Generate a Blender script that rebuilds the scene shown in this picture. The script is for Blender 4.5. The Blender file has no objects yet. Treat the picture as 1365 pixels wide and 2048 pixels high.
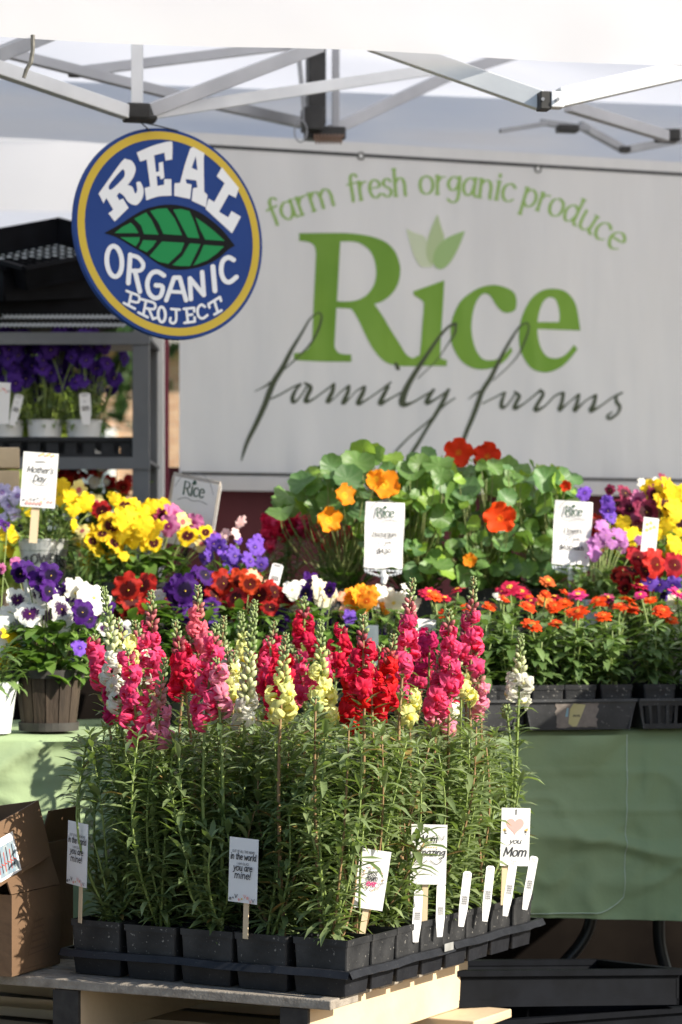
import bpy, math, random
from mathutils import Vector, Matrix, noise
from mathutils.geometry import tessellate_polygon

R = math.radians
SC = bpy.context.scene
COL = SC.collection

# ---------------------------------------------------------------- camera, sky, sun, exposure
FPX, CX, CY, CAMZ = 5400.0, 682.5, 1160.0, 1.04     # focal length in photo pixels, principal column, horizon row, eye height
cam = bpy.data.cameras.new('camera')
cam.sensor_fit = 'VERTICAL'
cam.sensor_height = 36.0
cam.lens = 36.0 * FPX / 2048.0
cam.shift_y = (CY - 1024.0) / 2048.0
cam.clip_end = 500
cam.dof.use_dof = True
cam.dof.focus_distance = 4.42
cam.dof.aperture_fstop = 6.0
camo = bpy.data.objects.new('camera', cam)
COL.objects.link(camo)
camo.location = (0, 0, CAMZ)
camo.rotation_euler = (R(90), 0, 0)
SC.camera = camo

SUN_AZ, SUN_EL = -26.0, 30.0                         # degrees from +X (right), elevation
SDIR = Vector((math.cos(R(SUN_AZ)) * math.cos(R(SUN_EL)), math.sin(R(SUN_AZ)) * math.cos(R(SUN_EL)), math.sin(R(SUN_EL))))
world = bpy.data.worlds.new('World')
SC.world = world
world.use_nodes = True
wn = world.node_tree
sky = wn.nodes.new('ShaderNodeTexSky')
sky.sky_type = 'NISHITA'
sky.sun_disc = False
sky.sun_elevation = R(SUN_EL)
sky.sun_rotation = R(90 - SUN_AZ)
wn.links.new(sky.outputs[0], wn.nodes['Background'].inputs[0])
wn.nodes['Background'].inputs[1].default_value = 0.098
sun = bpy.data.lights.new('sun', 'SUN')
sun.energy = 5.0
sun.angle = R(0.5)
sun.color = (1.0, 0.93, 0.8)
suno = bpy.data.objects.new('sun', sun)
COL.objects.link(suno)
suno.rotation_euler = SDIR.to_track_quat('Z', 'Y').to_euler()
SC.view_settings.view_transform = 'Standard'
SC.view_settings.look = 'None'
SC.view_settings.exposure = 0.85
SC.view_settings.gamma = 1.0
SC.cycles.max_bounces = 6
SC.cycles.transparent_max_bounces = 8


# ---------------------------------------------------------------- helpers
def at(px, py, d):
    """world point seen at photo pixel (px, py) at distance d from the camera"""
    return Vector(((px - CX) * d / FPX, d, CAMZ - (py - CY) * d / FPX))


def pxz(px, d, z):
    return Vector(((px - CX) * d / FPX, d, z))


def rows(d):
    return d / FPX


_m = {}


def mat(name, col, col2=None, rough=0.6, scale=12.0, transl=0.0, bump=0.0, bscale=60.0, metallic=0.0, spec=0.4,
        attr=None, objvar=0.0, stretch=None, detail=4.0, tcol=None, speck=None, speck_at=0.62, bdist=.004, bstretch=None):
    if name in _m:
        return _m[name]
    m = bpy.data.materials.new(name)
    m.use_nodes = True
    nt = m.node_tree
    N, L = nt.nodes, nt.links
    b = N['Principled BSDF']
    out = N['Material Output']
    b.inputs['Roughness'].default_value = rough
    b.inputs['Metallic'].default_value = metallic
    b.inputs['Specular IOR Level'].default_value = spec
    tc = N.new('ShaderNodeTexCoord')
    mp = N.new('ShaderNodeMapping')
    L.new(tc.outputs['Object'], mp.inputs[0])
    if stretch:
        mp.inputs['Scale'].default_value = stretch
    mix = N.new('ShaderNodeMix')
    mix.data_type = 'RGBA'
    mix.inputs[6].default_value = (*col, 1)
    mix.inputs[7].default_value = (*(col2 or col), 1)
    if attr:
        a = N.new('ShaderNodeAttribute')
        a.attribute_name = attr
        L.new(a.outputs['Fac'], mix.inputs[0])
    else:
        nz = N.new('ShaderNodeTexNoise')
        nz.inputs['Scale'].default_value = scale
        nz.inputs['Detail'].default_value = detail
        L.new(mp.outputs[0], nz.inputs[0])
        rp = N.new('ShaderNodeMapRange')
        rp.inputs[1].default_value = 0.3
        rp.inputs[2].default_value = 0.7
        L.new(nz.outputs[0], rp.inputs[0])
        L.new(rp.outputs[0], mix.inputs[0])
    csock = mix.outputs[2]
    if speck:
        nz3 = N.new('ShaderNodeTexNoise')
        nz3.inputs['Scale'].default_value = scale * 9
        nz3.inputs['Detail'].default_value = 3
        L.new(mp.outputs[0], nz3.inputs[0])
        rp3 = N.new('ShaderNodeMapRange')
        rp3.inputs[1].default_value = speck_at
        rp3.inputs[2].default_value = speck_at + 0.06
        L.new(nz3.outputs[0], rp3.inputs[0])
        mx3 = N.new('ShaderNodeMix')
        mx3.data_type = 'RGBA'
        L.new(rp3.outputs[0], mx3.inputs[0])
        L.new(csock, mx3.inputs[6])
        mx3.inputs[7].default_value = (*speck, 1)
        csock = mx3.outputs[2]
    if objvar:
        oi = N.new('ShaderNodeObjectInfo')
        hs = N.new('ShaderNodeHueSaturation')
        r1 = N.new('ShaderNodeMapRange')
        r1.inputs[3].default_value = 1 - objvar
        r1.inputs[4].default_value = 1 + objvar * 0.6
        L.new(oi.outputs['Random'], r1.inputs[0])
        L.new(r1.outputs[0], hs.inputs['Value'])
        L.new(csock, hs.inputs['Color'])
        csock = hs.outputs[0]
    L.new(csock, b.inputs['Base Color'])
    if bump:
        nb = N.new('ShaderNodeTexNoise')
        nb.inputs['Scale'].default_value = bscale
        nb.inputs['Detail'].default_value = 5 if not bstretch else 2.5
        if bstretch:
            mp2 = N.new('ShaderNodeMapping')
            mp2.inputs['Scale'].default_value = bstretch
            L.new(tc.outputs['Object'], mp2.inputs[0])
            L.new(mp2.outputs[0], nb.inputs[0])
        else:
            L.new(mp.outputs[0], nb.inputs[0])
        bp = N.new('ShaderNodeBump')
        bp.inputs['Strength'].default_value = bump
        bp.inputs['Distance'].default_value = bdist
        L.new(nb.outputs[0], bp.inputs['Height'])
        L.new(bp.outputs[0], b.inputs['Normal'])
    if transl:
        t = N.new('ShaderNodeBsdfTranslucent')
        if tcol:
            t.inputs[0].default_value = (*tcol, 1)
        else:
            L.new(csock, t.inputs[0])
        ms = N.new('ShaderNodeMixShader')
        ms.inputs[0].default_value = transl
        L.new(b.outputs[0], ms.inputs[1])
        L.new(t.outputs[0], ms.inputs[2])
        L.new(ms.outputs[0], out.inputs[0])
    _m[name] = m
    return m


def petal_mat(name, petal, blotch=None, extent=0.5, petal2=None, transl=0.32, streak=0.25):
    """petal colour with a face blotch that follows the flower's own radius"""
    if name in _m:
        return _m[name]
    m = bpy.data.materials.new(name)
    m.use_nodes = True
    N, L = m.node_tree.nodes, m.node_tree.links
    b = N['Principled BSDF']
    b.inputs['Roughness'].default_value = 0.65
    b.inputs['Specular IOR Level'].default_value = 0.2
    ra = N.new('ShaderNodeAttribute')
    ra.attribute_name = 'rad'
    lo = N.new('ShaderNodeAttribute')
    lo.attribute_name = 'low'
    tc = N.new('ShaderNodeTexCoord')
    nz = N.new('ShaderNodeTexNoise')
    nz.inputs['Scale'].default_value = 3.5
    L.new(tc.outputs['Object'], nz.inputs[0])
    base = N.new('ShaderNodeMix')
    base.data_type = 'RGBA'
    base.inputs[6].default_value = (*petal, 1)
    base.inputs[7].default_value = (*(petal2 or petal), 1)
    L.new(nz.outputs[0], base.inputs[0])
    cs = base.outputs[2]
    if blotch:
        nz2 = N.new('ShaderNodeTexNoise')
        nz2.inputs['Scale'].default_value = 9
        L.new(tc.outputs['Object'], nz2.inputs[0])
        ad = N.new('ShaderNodeMath')
        ad.operation = 'MULTIPLY_ADD'
        L.new(nz2.outputs[0], ad.inputs[0])
        ad.inputs[1].default_value = streak
        L.new(ra.outputs['Fac'], ad.inputs[2])
        mr = N.new('ShaderNodeMapRange')
        mr.inputs[1].default_value = extent + streak * .5 + 0.06
        mr.inputs[2].default_value = extent + streak * .5 - 0.06
        L.new(ad.outputs[0], mr.inputs[0])
        ml = N.new('ShaderNodeMath')
        ml.operation = 'MULTIPLY'
        L.new(mr.outputs[0], ml.inputs[0])
        L.new(lo.outputs['Fac'], ml.inputs[1])
        mx = N.new('ShaderNodeMix')
        mx.data_type = 'RGBA'
        L.new(ml.outputs[0], mx.inputs[0])
        L.new(cs, mx.inputs[6])
        mx.inputs[7].default_value = (*blotch, 1)
        cs = mx.outputs[2]
    oi = N.new('ShaderNodeObjectInfo')
    hs = N.new('ShaderNodeHueSaturation')
    r1 = N.new('ShaderNodeMapRange')
    r1.inputs[3].default_value = 0.8
    r1.inputs[4].default_value = 1.12
    L.new(oi.outputs['Random'], r1.inputs[0])
    L.new(r1.outputs[0], hs.inputs['Value'])
    r2 = N.new('ShaderNodeMapRange')
    r2.inputs[3].default_value = 0.496
    r2.inputs[4].default_value = 0.505
    L.new(oi.outputs['Random'], r2.inputs[0])
    L.new(r2.outputs[0], hs.inputs['Hue'])
    L.new(cs, hs.inputs['Color'])
    cs = hs.outputs[0]
    L.new(cs, b.inputs['Base Color'])
    t = N.new('ShaderNodeBsdfTranslucent')
    L.new(cs, t.inputs[0])
    ms = N.new('ShaderNodeMixShader')
    ms.inputs[0].default_value = transl
    L.new(b.outputs[0], ms.inputs[1])
    L.new(t.outputs[0], ms.inputs[2])
    L.new(ms.outputs[0], N['Material Output'].inputs[0])
    _m[name] = m
    return m


class MB:
    """collects geometry; build() links it as ONE mesh object"""

    def __init__(self):
        self.v, self.f, self.mi, self.t, self.e = [], [], [], [], {}

    def add(self, vs, fs, mi=0, tint=0.5):
        o = len(self.v)
        self.v.extend([tuple(x) for x in vs])
        self.t.extend([tint] * len(vs))
        self.f.extend([tuple(i + o for i in f) for f in fs])
        self.mi.extend([mi] * len(fs))
        return o

    def box(self, c, sx, sy, sz, rot=None, mi=0, tint=.5):
        c = Vector(c)
        vs = []
        for x in (-.5, .5):
            for y in (-.5, .5):
                for z in (-.5, .5):
                    p = Vector((x * sx, y * sy, z * sz))
                    vs.append(c + (rot @ p if rot else p))
        self.add(vs, [(0, 1, 3, 2), (4, 6, 7, 5), (0, 4, 5, 1), (2, 3, 7, 6), (0, 2, 6, 4), (1, 5, 7, 3)], mi, tint)

    def frame_box(self, o, u, v, w, mi=0):
        """box from corner o along vectors u, v, w"""
        vs = [o + a * u + b * v + c * w for a in (0, 1) for b in (0, 1) for c in (0, 1)]
        self.add(vs, [(0, 1, 3, 2), (4, 6, 7, 5), (0, 4, 5, 1), (2, 3, 7, 6), (0, 2, 6, 4), (1, 5, 7, 3)], mi)

    def bar(self, a, b, w, h=None, mi=0, up=None):
        a, b = Vector(a), Vector(b)
        h = h or w
        d = (b - a).normalized()
        up = up or (Vector((0, 0, 1)) if abs(d.z) < .95 else Vector((0, 1, 0)))
        s = d.cross(up).normalized() * w * .5
        t = s.cross(d).normalized() * h * .5
        vs = [a + s + t, a - s + t, a - s - t, a + s - t, b + s + t, b - s + t, b - s - t, b + s - t]
        self.add(vs, [(0, 1, 2, 3), (7, 6, 5, 4), (0, 4, 5, 1), (1, 5, 6, 2), (2, 6, 7, 3), (3, 7, 4, 0)], mi)

    def tube(self, pts, rad, n=5, mi=0, tint=.5, cap=True):
        pts = [Vector(p) for p in pts]
        k = len(pts)
        rad = rad if isinstance(rad, (list, tuple)) else [rad] * k
        vs, fs = [], []
        up = None
        for i, p in enumerate(pts):
            d = (pts[min(i + 1, k - 1)] - pts[max(i - 1, 0)])
            d = d.normalized() if d.length > 1e-9 else Vector((0, 0, 1))
            if up is None:
                up = d.orthogonal().normalized()
            up = (up - d * up.dot(d))
            up = up.normalized() if up.length > 1e-6 else d.orthogonal().normalized()
            s = d.cross(up)
            for j in range(n):
                a = 2 * math.pi * j / n
                vs.append(p + (up * math.cos(a) + s * math.sin(a)) * rad[i])
        for i in range(k - 1):
            for j in range(n):
                j2 = (j + 1) % n
                fs.append((i * n + j, i * n + j2, (i + 1) * n + j2, (i + 1) * n + j))
        if cap:
            fs.append(tuple(range(n))[::-1])
            fs.append(tuple((k - 1) * n + j for j in range(n)))
        self.add(vs, fs, mi, tint)

    def lathe(self, prof, n=24, c=(0, 0, 0), mi=0, sx=1.0):
        c = Vector(c)
        vs, fs = [], []
        for r, z in prof:
            for j in range(n):
                a = 2 * math.pi * j / n
                vs.append(c + Vector((r * math.cos(a) * sx, r * math.sin(a), z)))
        for i in range(len(prof) - 1):
            for j in range(n):
                j2 = (j + 1) % n
                fs.append((i * n + j, i * n + j2, (i + 1) * n + j2, (i + 1) * n + j))
        self.add(vs, fs, mi)

    def leaf(self, p, d, up, ln, wd, droop=.5, fold=.25, n=4, tint=.5, mi=0, shape=None, twist=0.0):
        """a lance or oval leaf: midrib fold, droops along its length"""
        p, d = Vector(p), Vector(d).normalized()
        side = d.cross(up)
        if side.length < 1e-4:
            side = d.orthogonal()
        side.normalize()
        vs, fs = [], []
        pos = p.copy()
        st = ln / n
        shape = shape or (lambda t: (math.sin(math.pi * min(1, t * .92 + .06)) ** .8))
        ang = 0
        for i in range(n + 1):
            t = i / n
            nrm = side.cross(d).normalized()
            w = wd * .5 * shape(t) if i < n else wd * .03
            vs += [pos + side * w + nrm * w * fold, pos.copy(), pos - side * w + nrm * w * fold]
            if i < n:
                rot = Matrix.Rotation(-droop / n, 3, side)
                d = (rot @ d).normalized()
                if twist:
                    side = (Matrix.Rotation(twist / n, 3, d) @ side).normalized()
                pos = pos + d * st
        for i in range(n):
            a = i * 3
            fs += [(a, a + 1, a + 4, a + 3), (a + 1, a + 2, a + 5, a + 4)]
        self.add(vs, fs, mi, tint)

    def ellipsoid(self, c, ax, rl, rw, mi=0, tint=.5, n=5):
        c, ax = Vector(c), Vector(ax).normalized()
        u = ax.orthogonal().normalized()
        w = ax.cross(u)
        vs, fs = [c - ax * rl], []
        for t in (-.5, .35):
            k = math.sqrt(1 - t * t)
            for j in range(n):
                a = 2 * math.pi * j / n
                vs.append(c + ax * rl * t + (u * math.cos(a) + w * math.sin(a)) * rw * k)
        vs.append(c + ax * rl)
        e = len(vs) - 1
        for j in range(n):
            j2 = (j + 1) % n
            fs += [(0, 1 + j2, 1 + j), (1 + j, 1 + j2, 1 + n + j2, 1 + n + j), (1 + n + j, 1 + n + j2, e)]
        self.add(vs, fs, mi, tint)

    def mesh(self, name, mats=(), smooth=False, off=None):
        me = bpy.data.meshes.new(name)
        if off is not None:
            ox, oy, oz = off
            vs = [(x - ox, y - oy, z - oz) for x, y, z in self.v]
        else:
            vs = self.v
        me.from_pydata(vs, [], self.f)
        for m in mats:
            me.materials.append(m)
        me.polygons.foreach_set('material_index', self.mi)
        if smooth:
            me.polygons.foreach_set('use_smooth', [True] * len(self.f))
        a = me.attributes.new('tint', 'FLOAT', 'POINT')
        a.data.foreach_set('value', self.t)
        for k, vals in self.e.items():
            a = me.attributes.new(k, 'FLOAT', 'POINT')
            a.data.foreach_set('value', vals)
        me.update()
        return me

    def build(self, name, mats, parent=None, smooth=False, kind=None, bevel=0):
        """verts are world coordinates; the parent is an unrotated Empty"""
        if not isinstance(mats, (list, tuple)):
            mats = [mats]
        par = parent
        off = Vector((0, 0, 0))
        while par is not None:
            off += par.location
            par = par.parent
        o = bpy.data.objects.new(name, self.mesh(name, mats, smooth, off))
        COL.objects.link(o)
        o.parent = parent
        if kind:
            o['kind'] = kind
        if bevel:
            md = o.modifiers.new('bevel', 'BEVEL')
            md.width = bevel
            md.segments = 2
            md.limit_method = 'ANGLE'
        return o


def thing(name, label, cat, loc, group=None):
    o = bpy.data.objects.new(name, None)
    o.empty_display_size = .05
    COL.objects.link(o)
    o.location = loc
    o['label'] = label
    o['category'] = cat
    if group:
        o['group'] = group
    return o


def tag(o, label, cat, group=None):
    o['label'] = label
    o['category'] = cat
    if group:
        o['group'] = group
    return o


def struct(o):
    o['kind'] = 'structure'
    return o


def inst(name, me, parent, m4, mats=None):
    """a child that shares mesh data; m4 is relative to the parent"""
    o = bpy.data.objects.new(name, me)
    COL.objects.link(o)
    o.parent = parent
    o.matrix_local = m4
    if mats:
        for i, mm in enumerate(mats):
            o.material_slots[i].link = 'OBJECT'
            o.material_slots[i].material = mm
    return o


def face_matrix(pos, nrm, roll=0.0, scale=1.0):
    """local +Z along nrm, local +Y upwards"""
    z = Vector(nrm).normalized()
    up = Vector((0, 0, 1))
    if abs(z.dot(up)) > .97:
        up = Vector((0, 1, 0))
    x = up.cross(z).normalized()
    y = z.cross(x)
    m = Matrix((x, y, z)).transposed()
    m = m @ Matrix.Rotation(roll, 3, 'Z')
    return Matrix.Translation(pos) @ m.to_4x4() @ Matrix.Scale(scale, 4)


def crom(pts, closed=False, sub=4):
    """Catmull-Rom through pts (any tuple size); a point whose last item is 'c' is a corner"""
    P, corner = [], []
    for p in pts:
        if p[-1] == 'c':
            P.append(tuple(p[:-1])); corner.append(True)
        else:
            P.append(tuple(p)); corner.append(False)
    n = len(P)
    out = []
    segs = n if closed else n - 1
    for i in range(segs):
        p1, p2 = P[i], P[(i + 1) % n]
        p0 = P[i - 1] if (closed or i > 0) else p1
        p3 = P[(i + 2) % n] if (closed or i + 2 < n) else p2
        if corner[i]:
            p0 = p1
        if corner[(i + 1) % n]:
            p3 = p2
        for k in range(sub):
            t = k / sub
            out.append(tuple(0.5 * ((2 * b) + (c - a) * t + (2 * a - 5 * b + 4 * c - d) * t * t + (3 * b - a - 3 * c + d) * t ** 3)
                             for a, b, c, d in zip(p0, p1, p2, p3)))
    if not closed:
        out.append(P[-1])
    return out


# ---------------------------------------------------------------- flat print: filled outlines and pen strokes laid on a surface
class Ink:
    """2-D shapes mapped by fn(x, y, lift) to world points"""

    def __init__(self, fn):
        self.fn, self.mb, self.k = fn, MB(), 0

    def poly(self, outer, holes=(), lift=0.0, mi=0):
        rings = [[Vector((x, y, 0)) for x, y in r] for r in [outer] + list(holes)]
        tris = tessellate_polygon(rings)
        flat = [p for r in rings for p in r]
        self.k += 1
        vs = [self.fn(p.x, p.y, lift + self.k * 2e-5) for p in flat]
        fs = []
        for t in tris:
            a, b, c = (flat[i] for i in t)
            if (b - a).cross(c - a).z == 0:
                continue
            fs.append(tuple(t))
        self.mb.add(vs, fs, mi)

    def stroke(self, pts, w=None, lift=0.0, mi=0, nib=None, cap=True):
        """pts: (x, y) or (x, y, width)"""
        P = [(p[0], p[1], p[2] if len(p) > 2 else w) for p in pts]
        Q = [P[0]]
        for p in P[1:]:
            if math.hypot(p[0] - Q[-1][0], p[1] - Q[-1][1]) > 1e-9:
                Q.append(p)
        if len(Q) < 2:
            return
        self.k += 1
        n = len(Q)
        vs, fs = [], []
        rows_ = []
        for i, (x, y, ww) in enumerate(Q):
            a, b = Q[max(i - 1, 0)], Q[min(i + 1, n - 1)]
            dx, dy = b[0] - a[0], b[1] - a[1]
            l = math.hypot(dx, dy) or 1
            dx, dy = dx / l, dy / l
            if nib:
                ww = ww * (nib + (1 - nib) * abs(dy))
            rows_.append((x, y, dx, dy, ww * .5))
        seq = []
        x, y, dx, dy, h = rows_[0]
        if cap:
            seq += [(x - dx * h * .9, y - dy * h * .9, dx, dy, h * .35), (x - dx * h * .55, y - dy * h * .55, dx, dy, h * .82)]
        seq += rows_
        x, y, dx, dy, h = rows_[-1]
        if cap:
            seq += [(x + dx * h * .55, y + dy * h * .55, dx, dy, h * .82), (x + dx * h * .9, y + dy * h * .9, dx, dy, h * .35)]
        for i, (x, y, dx, dy, h) in enumerate(seq):
            lf = lift + self.k * 2e-5 + i * 1.5e-6
            vs += [self.fn(x - dy * h, y + dx * h, lf), self.fn(x + dy * h, y - dx * h, lf)]
        for i in range(len(seq) - 1):
            fs.append((2 * i, 2 * i + 1, 2 * i + 3, 2 * i + 2))
        self.mb.add(vs, fs, mi)

    def build(self, name, mats, parent):
        return self.mb.build(name, mats, parent)


# pen-stroke alphabet: x-height .5, ascender/cap .74, descender -.24; strokes are smoothed unless they start with '|'
G = {
    'a': (.46, [[(.36, .44), (.2, .5), (.06, .34), (.06, .14), (.17, .01), (.3, .1), (.36, .3)], ['|', (.37, .5), (.36, .06), (.44, 0)]]),
    'b': (.46, [['|', (.07, .74), (.07, 0)], [(.07, .32), (.2, .49), (.36, .42), (.4, .22), (.3, .03), (.17, .01), (.07, .12)]]),
    'c': (.42, [[(.36, .42), (.24, .5), (.1, .42), (.05, .24), (.11, .06), (.24, 0), (.37, .08)]]),
    'd': (.47, [[(.36, .4), (.22, .5), (.08, .38), (.05, .2), (.14, .02), (.28, .06), (.36, .22)], ['|', (.37, .74), (.37, .05), (.44, 0)]]),
    'e': (.42, [[(.06, .27), (.36, .3), (.34, .43), (.23, .5), (.1, .42), (.05, .24), (.12, .05), (.24, 0), (.37, .09)]]),
    'f': (.3, [[(.34, .66), (.27, .74), (.17, .68), (.14, .5), (.14, .2), (.13, 0)], ['|', (.02, .47), (.29, .49)]]),
    'g': (.45, [[(.36, .42), (.22, .5), (.08, .4), (.06, .24), (.16, .12), (.3, .18), (.36, .38)], [(.37, .5), (.37, .1), (.34, -.14), (.2, -.22), (.06, -.14)]]),
    'h': (.48, [['|', (.08, .74), (.08, 0)], [(.08, .34), (.2, .48), (.32, .46), (.38, .3), (.38, .1), (.39, 0)]]),
    'i': (.2, [['|', (.1, .5), (.1, 0)], ['|', (.1, .64), (.1, .69)]]),
    'k': (.44, [['|', (.08, .74), (.08, 0)], ['|', (.36, .48), (.1, .24), (.38, 0)]]),
    'l': (.2, [['|', (.1, .74), (.1, 0)]]),
    'm': (.74, [['|', (.08, .5), (.08, 0)], [(.08, .34), (.19, .48), (.3, .46), (.35, .3), (.35, .1), (.35, 0)], [(.35, .34), (.46, .48), (.57, .46), (.63, .3), (.63, .1), (.64, 0)]]),
    'n': (.48, [['|', (.08, .5), (.08, 0)], [(.08, .34), (.2, .48), (.32, .46), (.38, .3), (.38, .1), (.39, 0)]]),
    'o': (.47, [[(.24, .5), (.1, .43), (.05, .25), (.1, .07), (.23, 0), (.37, .07), (.42, .25), (.37, .43), (.24, .5)]]),
    'p': (.47, [['|', (.08, .5), (.08, -.24)], [(.08, .34), (.2, .49), (.35, .43), (.41, .25), (.34, .06), (.2, .01), (.08, .12)]]),
    'r': (.34, [['|', (.08, .5), (.08, 0)], [(.08, .32), (.18, .46), (.31, .48)]]),
    's': (.36, [[(.3, .42), (.2, .5), (.08, .42), (.1, .31), (.22, .24), (.31, .14), (.25, .02), (.14, 0), (.04, .08)]]),
    't': (.3, [[(.13, .64), (.13, .3), (.14, .08), (.2, .01), (.29, .05)], ['|', (.02, .48), (.27, .48)]]),
    'u': (.48, [[(.08, .5), (.08, .2), (.12, .04), (.24, 0), (.35, .1), (.38, .24)], ['|', (.38, .5), (.38, .05), (.45, 0)]]),
    'v': (.42, [['|', (.04, .5), (.21, 0), (.38, .5)]]),
    'w': (.64, [['|', (.04, .5), (.18, 0), (.32, .42), (.46, 0), (.6, .5)]]),
    'y': (.44, [['|', (.04, .5), (.22, .04)], [(.4, .5), (.24, .06), (.14, -.17), (.02, -.22)]]),
    'z': (.4, [['|', (.05, .49), (.35, .49), (.05, .01), (.36, .01)]]),
    'A': (.6, [['|', (.03, 0), (.29, .73), (.56, 0)], ['|', (.13, .26), (.46, .26)]]),
    'C': (.58, [[(.5, .6), (.36, .73), (.16, .64), (.06, .38), (.14, .1), (.33, 0), (.51, .12)]]),
    'D': (.6, [['|', (.08, .73), (.08, 0)], [(.08, .73), (.32, .7), (.5, .52), (.52, .3), (.4, .06), (.08, 0)]]),
    'E': (.5, [['|', (.44, .73), (.08, .73), (.08, 0), (.45, 0)], ['|', (.08, .38), (.36, .38)]]),
    'F': (.48, [['|', (.44, .73), (.08, .73), (.08, 0)], ['|', (.08, .38), (.36, .38)]]),
    'G': (.62, [[(.52, .62), (.36, .73), (.15, .64), (.06, .37), (.15, .08), (.34, 0), (.53, .1), (.54, .34)], ['|', (.36, .34), (.54, .34)]]),
    'H': (.6, [['|', (.08, .73), (.08, 0)], ['|', (.5, .73), (.5, 0)], ['|', (.08, .38), (.5, .38)]]),
    'I': (.2, [['|', (.1, .73), (.1, 0)]]),
    'L': (.46, [['|', (.08, .73), (.08, 0), (.43, 0)]]),
    'M': (.72, [['|', (.07, 0), (.1, .73), (.35, .15), (.6, .73), (.64, 0)]]),
    'N': (.62, [['|', (.08, 0), (.08, .73), (.52, 0), (.52, .73)]]),
    'O': (.66, [[(.33, .73), (.13, .63), (.05, .37), (.13, .1), (.32, 0), (.52, .1), (.6, .37), (.52, .63), (.33, .73)]]),
    'P': (.52, [['|', (.08, .73), (.08, 0)], [(.08, .73), (.36, .7), (.45, .54), (.36, .37), (.08, .34)]]),
    'R': (.56, [['|', (.08, .73), (.08, 0)], [(.08, .73), (.36, .7), (.45, .54), (.36, .38), (.08, .36)], ['|', (.26, .36), (.52, 0)]]),
    'S': (.5, [[(.42, .62), (.27, .73), (.1, .64), (.12, .46), (.3, .36), (.43, .2), (.34, .03), (.18, 0), (.05, .11)]]),
    'T': (.54, [['|', (.03, .73), (.51, .73)], ['|', (.27, .73), (.27, 0)]]),
    'U': (.6, [[(.08, .73), (.08, .2), (.16, .04), (.3, 0), (.44, .04), (.52, .2), (.52, .73)]]),
    'W': (.84, [['|', (.03, .73), (.22, 0), (.42, .6), (.62, 0), (.81, .73)]]),
    'Y': (.54, [['|', (.03, .73), (.27, .34), (.51, .73)], ['|', (.27, .34), (.27, 0)]]),
    '$': (.5, [[(.42, .6), (.26, .7), (.1, .6), (.14, .44), (.32, .34), (.42, .18), (.3, .03), (.16, .02), (.05, .12)], ['|', (.25, .8), (.25, -.08)]]),
    '0': (.5, [[(.25, .72), (.1, .6), (.06, .36), (.1, .12), (.25, 0), (.4, .12), (.44, .36), (.4, .6), (.25, .72)]]),
    '3': (.48, [[(.07, .66), (.24, .72), (.38, .58), (.2, .4), (.4, .26), (.36, .06), (.2, 0), (.05, .08)]]),
    '4': (.5, [['|', (.34, 0), (.34, .72), (.04, .22), (.46, .22)]]),
    '5': (.48, [['|', (.4, .72), (.12, .72), (.09, .42)], [(.09, .42), (.26, .47), (.41, .32), (.36, .08), (.2, 0), (.05, .06)]]),
    '.': (.18, [['|', (.07, .02), (.1, .02)]]), ',': (.18, [['|', (.1, .04), (.06, -.1)]]),
    '!': (.22, [['|', (.12, .76), (.1, .2)], ['|', (.1, .0), (.1, .04)]]),
    "'": (.14, [['|', (.08, .74), (.06, .6)]]), '"': (.26, [['|', (.07, .74), (.07, .58)], ['|', (.17, .74), (.17, .58)]]),
    ' ': (.26, []),
}


def text_width(s, track=0.0):
    return sum(G[c][0] + track for c in s)


def ink_text(ink, s, cx, y, size, w, nib=None, slant=0.0, track=0.0, fit=None, mi=0, warp=None, serif=0.0, lift=0.0):
    """s centred on cx with its baseline at y, size metres per em"""
    tw = text_width(s, track)
    sx = size if not fit else fit / tw
    x0 = cx - tw * sx / 2
    for c in s:
        adv, strokes = G[c]
        for st in strokes:
            pts = st[1:] if st[0] == '|' else crom(st, sub=3)
            if st[0] == '|' and warp:
                q = []
                for a, b in zip(pts[:-1], pts[1:]):
                    q += [a, ((a[0] + b[0]) / 2, (a[1] + b[1]) / 2)]
                pts = q + [pts[-1]]
            PP = [(x0 + (p[0] + slant * p[1]) * sx, y + p[1] * size) for p in pts]
            if warp:
                PP = [warp(*p) for p in PP]
            if st[0] == '|':
                for a, b in zip(PP[:-1], PP[1:]):
                    ink.stroke([a, b], w, mi=mi, nib=nib, lift=lift)
            else:
                ink.stroke(PP, w, mi=mi, nib=nib, lift=lift)
            if serif and st[0] == '|':
                for e in (pts[0], pts[-1]):
                    if e[1] in (0, .5, .73, .74, -.24):
                        a = (x0 + (e[0] - serif + slant * e[1]) * sx, y + e[1] * size)
                        b = (x0 + (e[0] + serif + slant * e[1]) * sx, y + e[1] * size)
                        if warp:
                            a, b = warp(*a), warp(*b)
                        ink.stroke([a, b], w * .45, mi=mi, lift=lift)
        x0 += (adv + track) * sx

# ---------------------------------------------------------------- shared materials
BLACKP = mat('black_plastic', (.009, .0095, .012), (.018, .019, .023), rough=.45, scale=30, bump=.15, bscale=90, spec=.3, speck=(.07, .07, .065), speck_at=.67)
POTP = mat('pot_plastic', (.010, .0105, .012), (.042, .042, .043), rough=.5, scale=18, bump=.2, bscale=120, spec=.35, speck=(.22, .21, .19), speck_at=.655)
SOIL = mat('potting_soil', (.02, .013, .009), (.05, .035, .025), rough=.95, scale=160, bump=1.0, bscale=220, speck=(.5, .48, .45), speck_at=.7)
STEM = mat('stem_green', (.19, .27, .07), (.28, .35, .11), rough=.5, scale=40, transl=.15)
STEMR = mat('stem_brown', (.22, .13, .06), (.3, .19, .09), rough=.6, scale=40)
LEAFS = mat('snapdragon_leaf', (.075, .12, .045), (.3, .365, .17), rough=.34, attr='tint', transl=.3, spec=.55, tcol=(.3, .44, .07))
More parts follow.
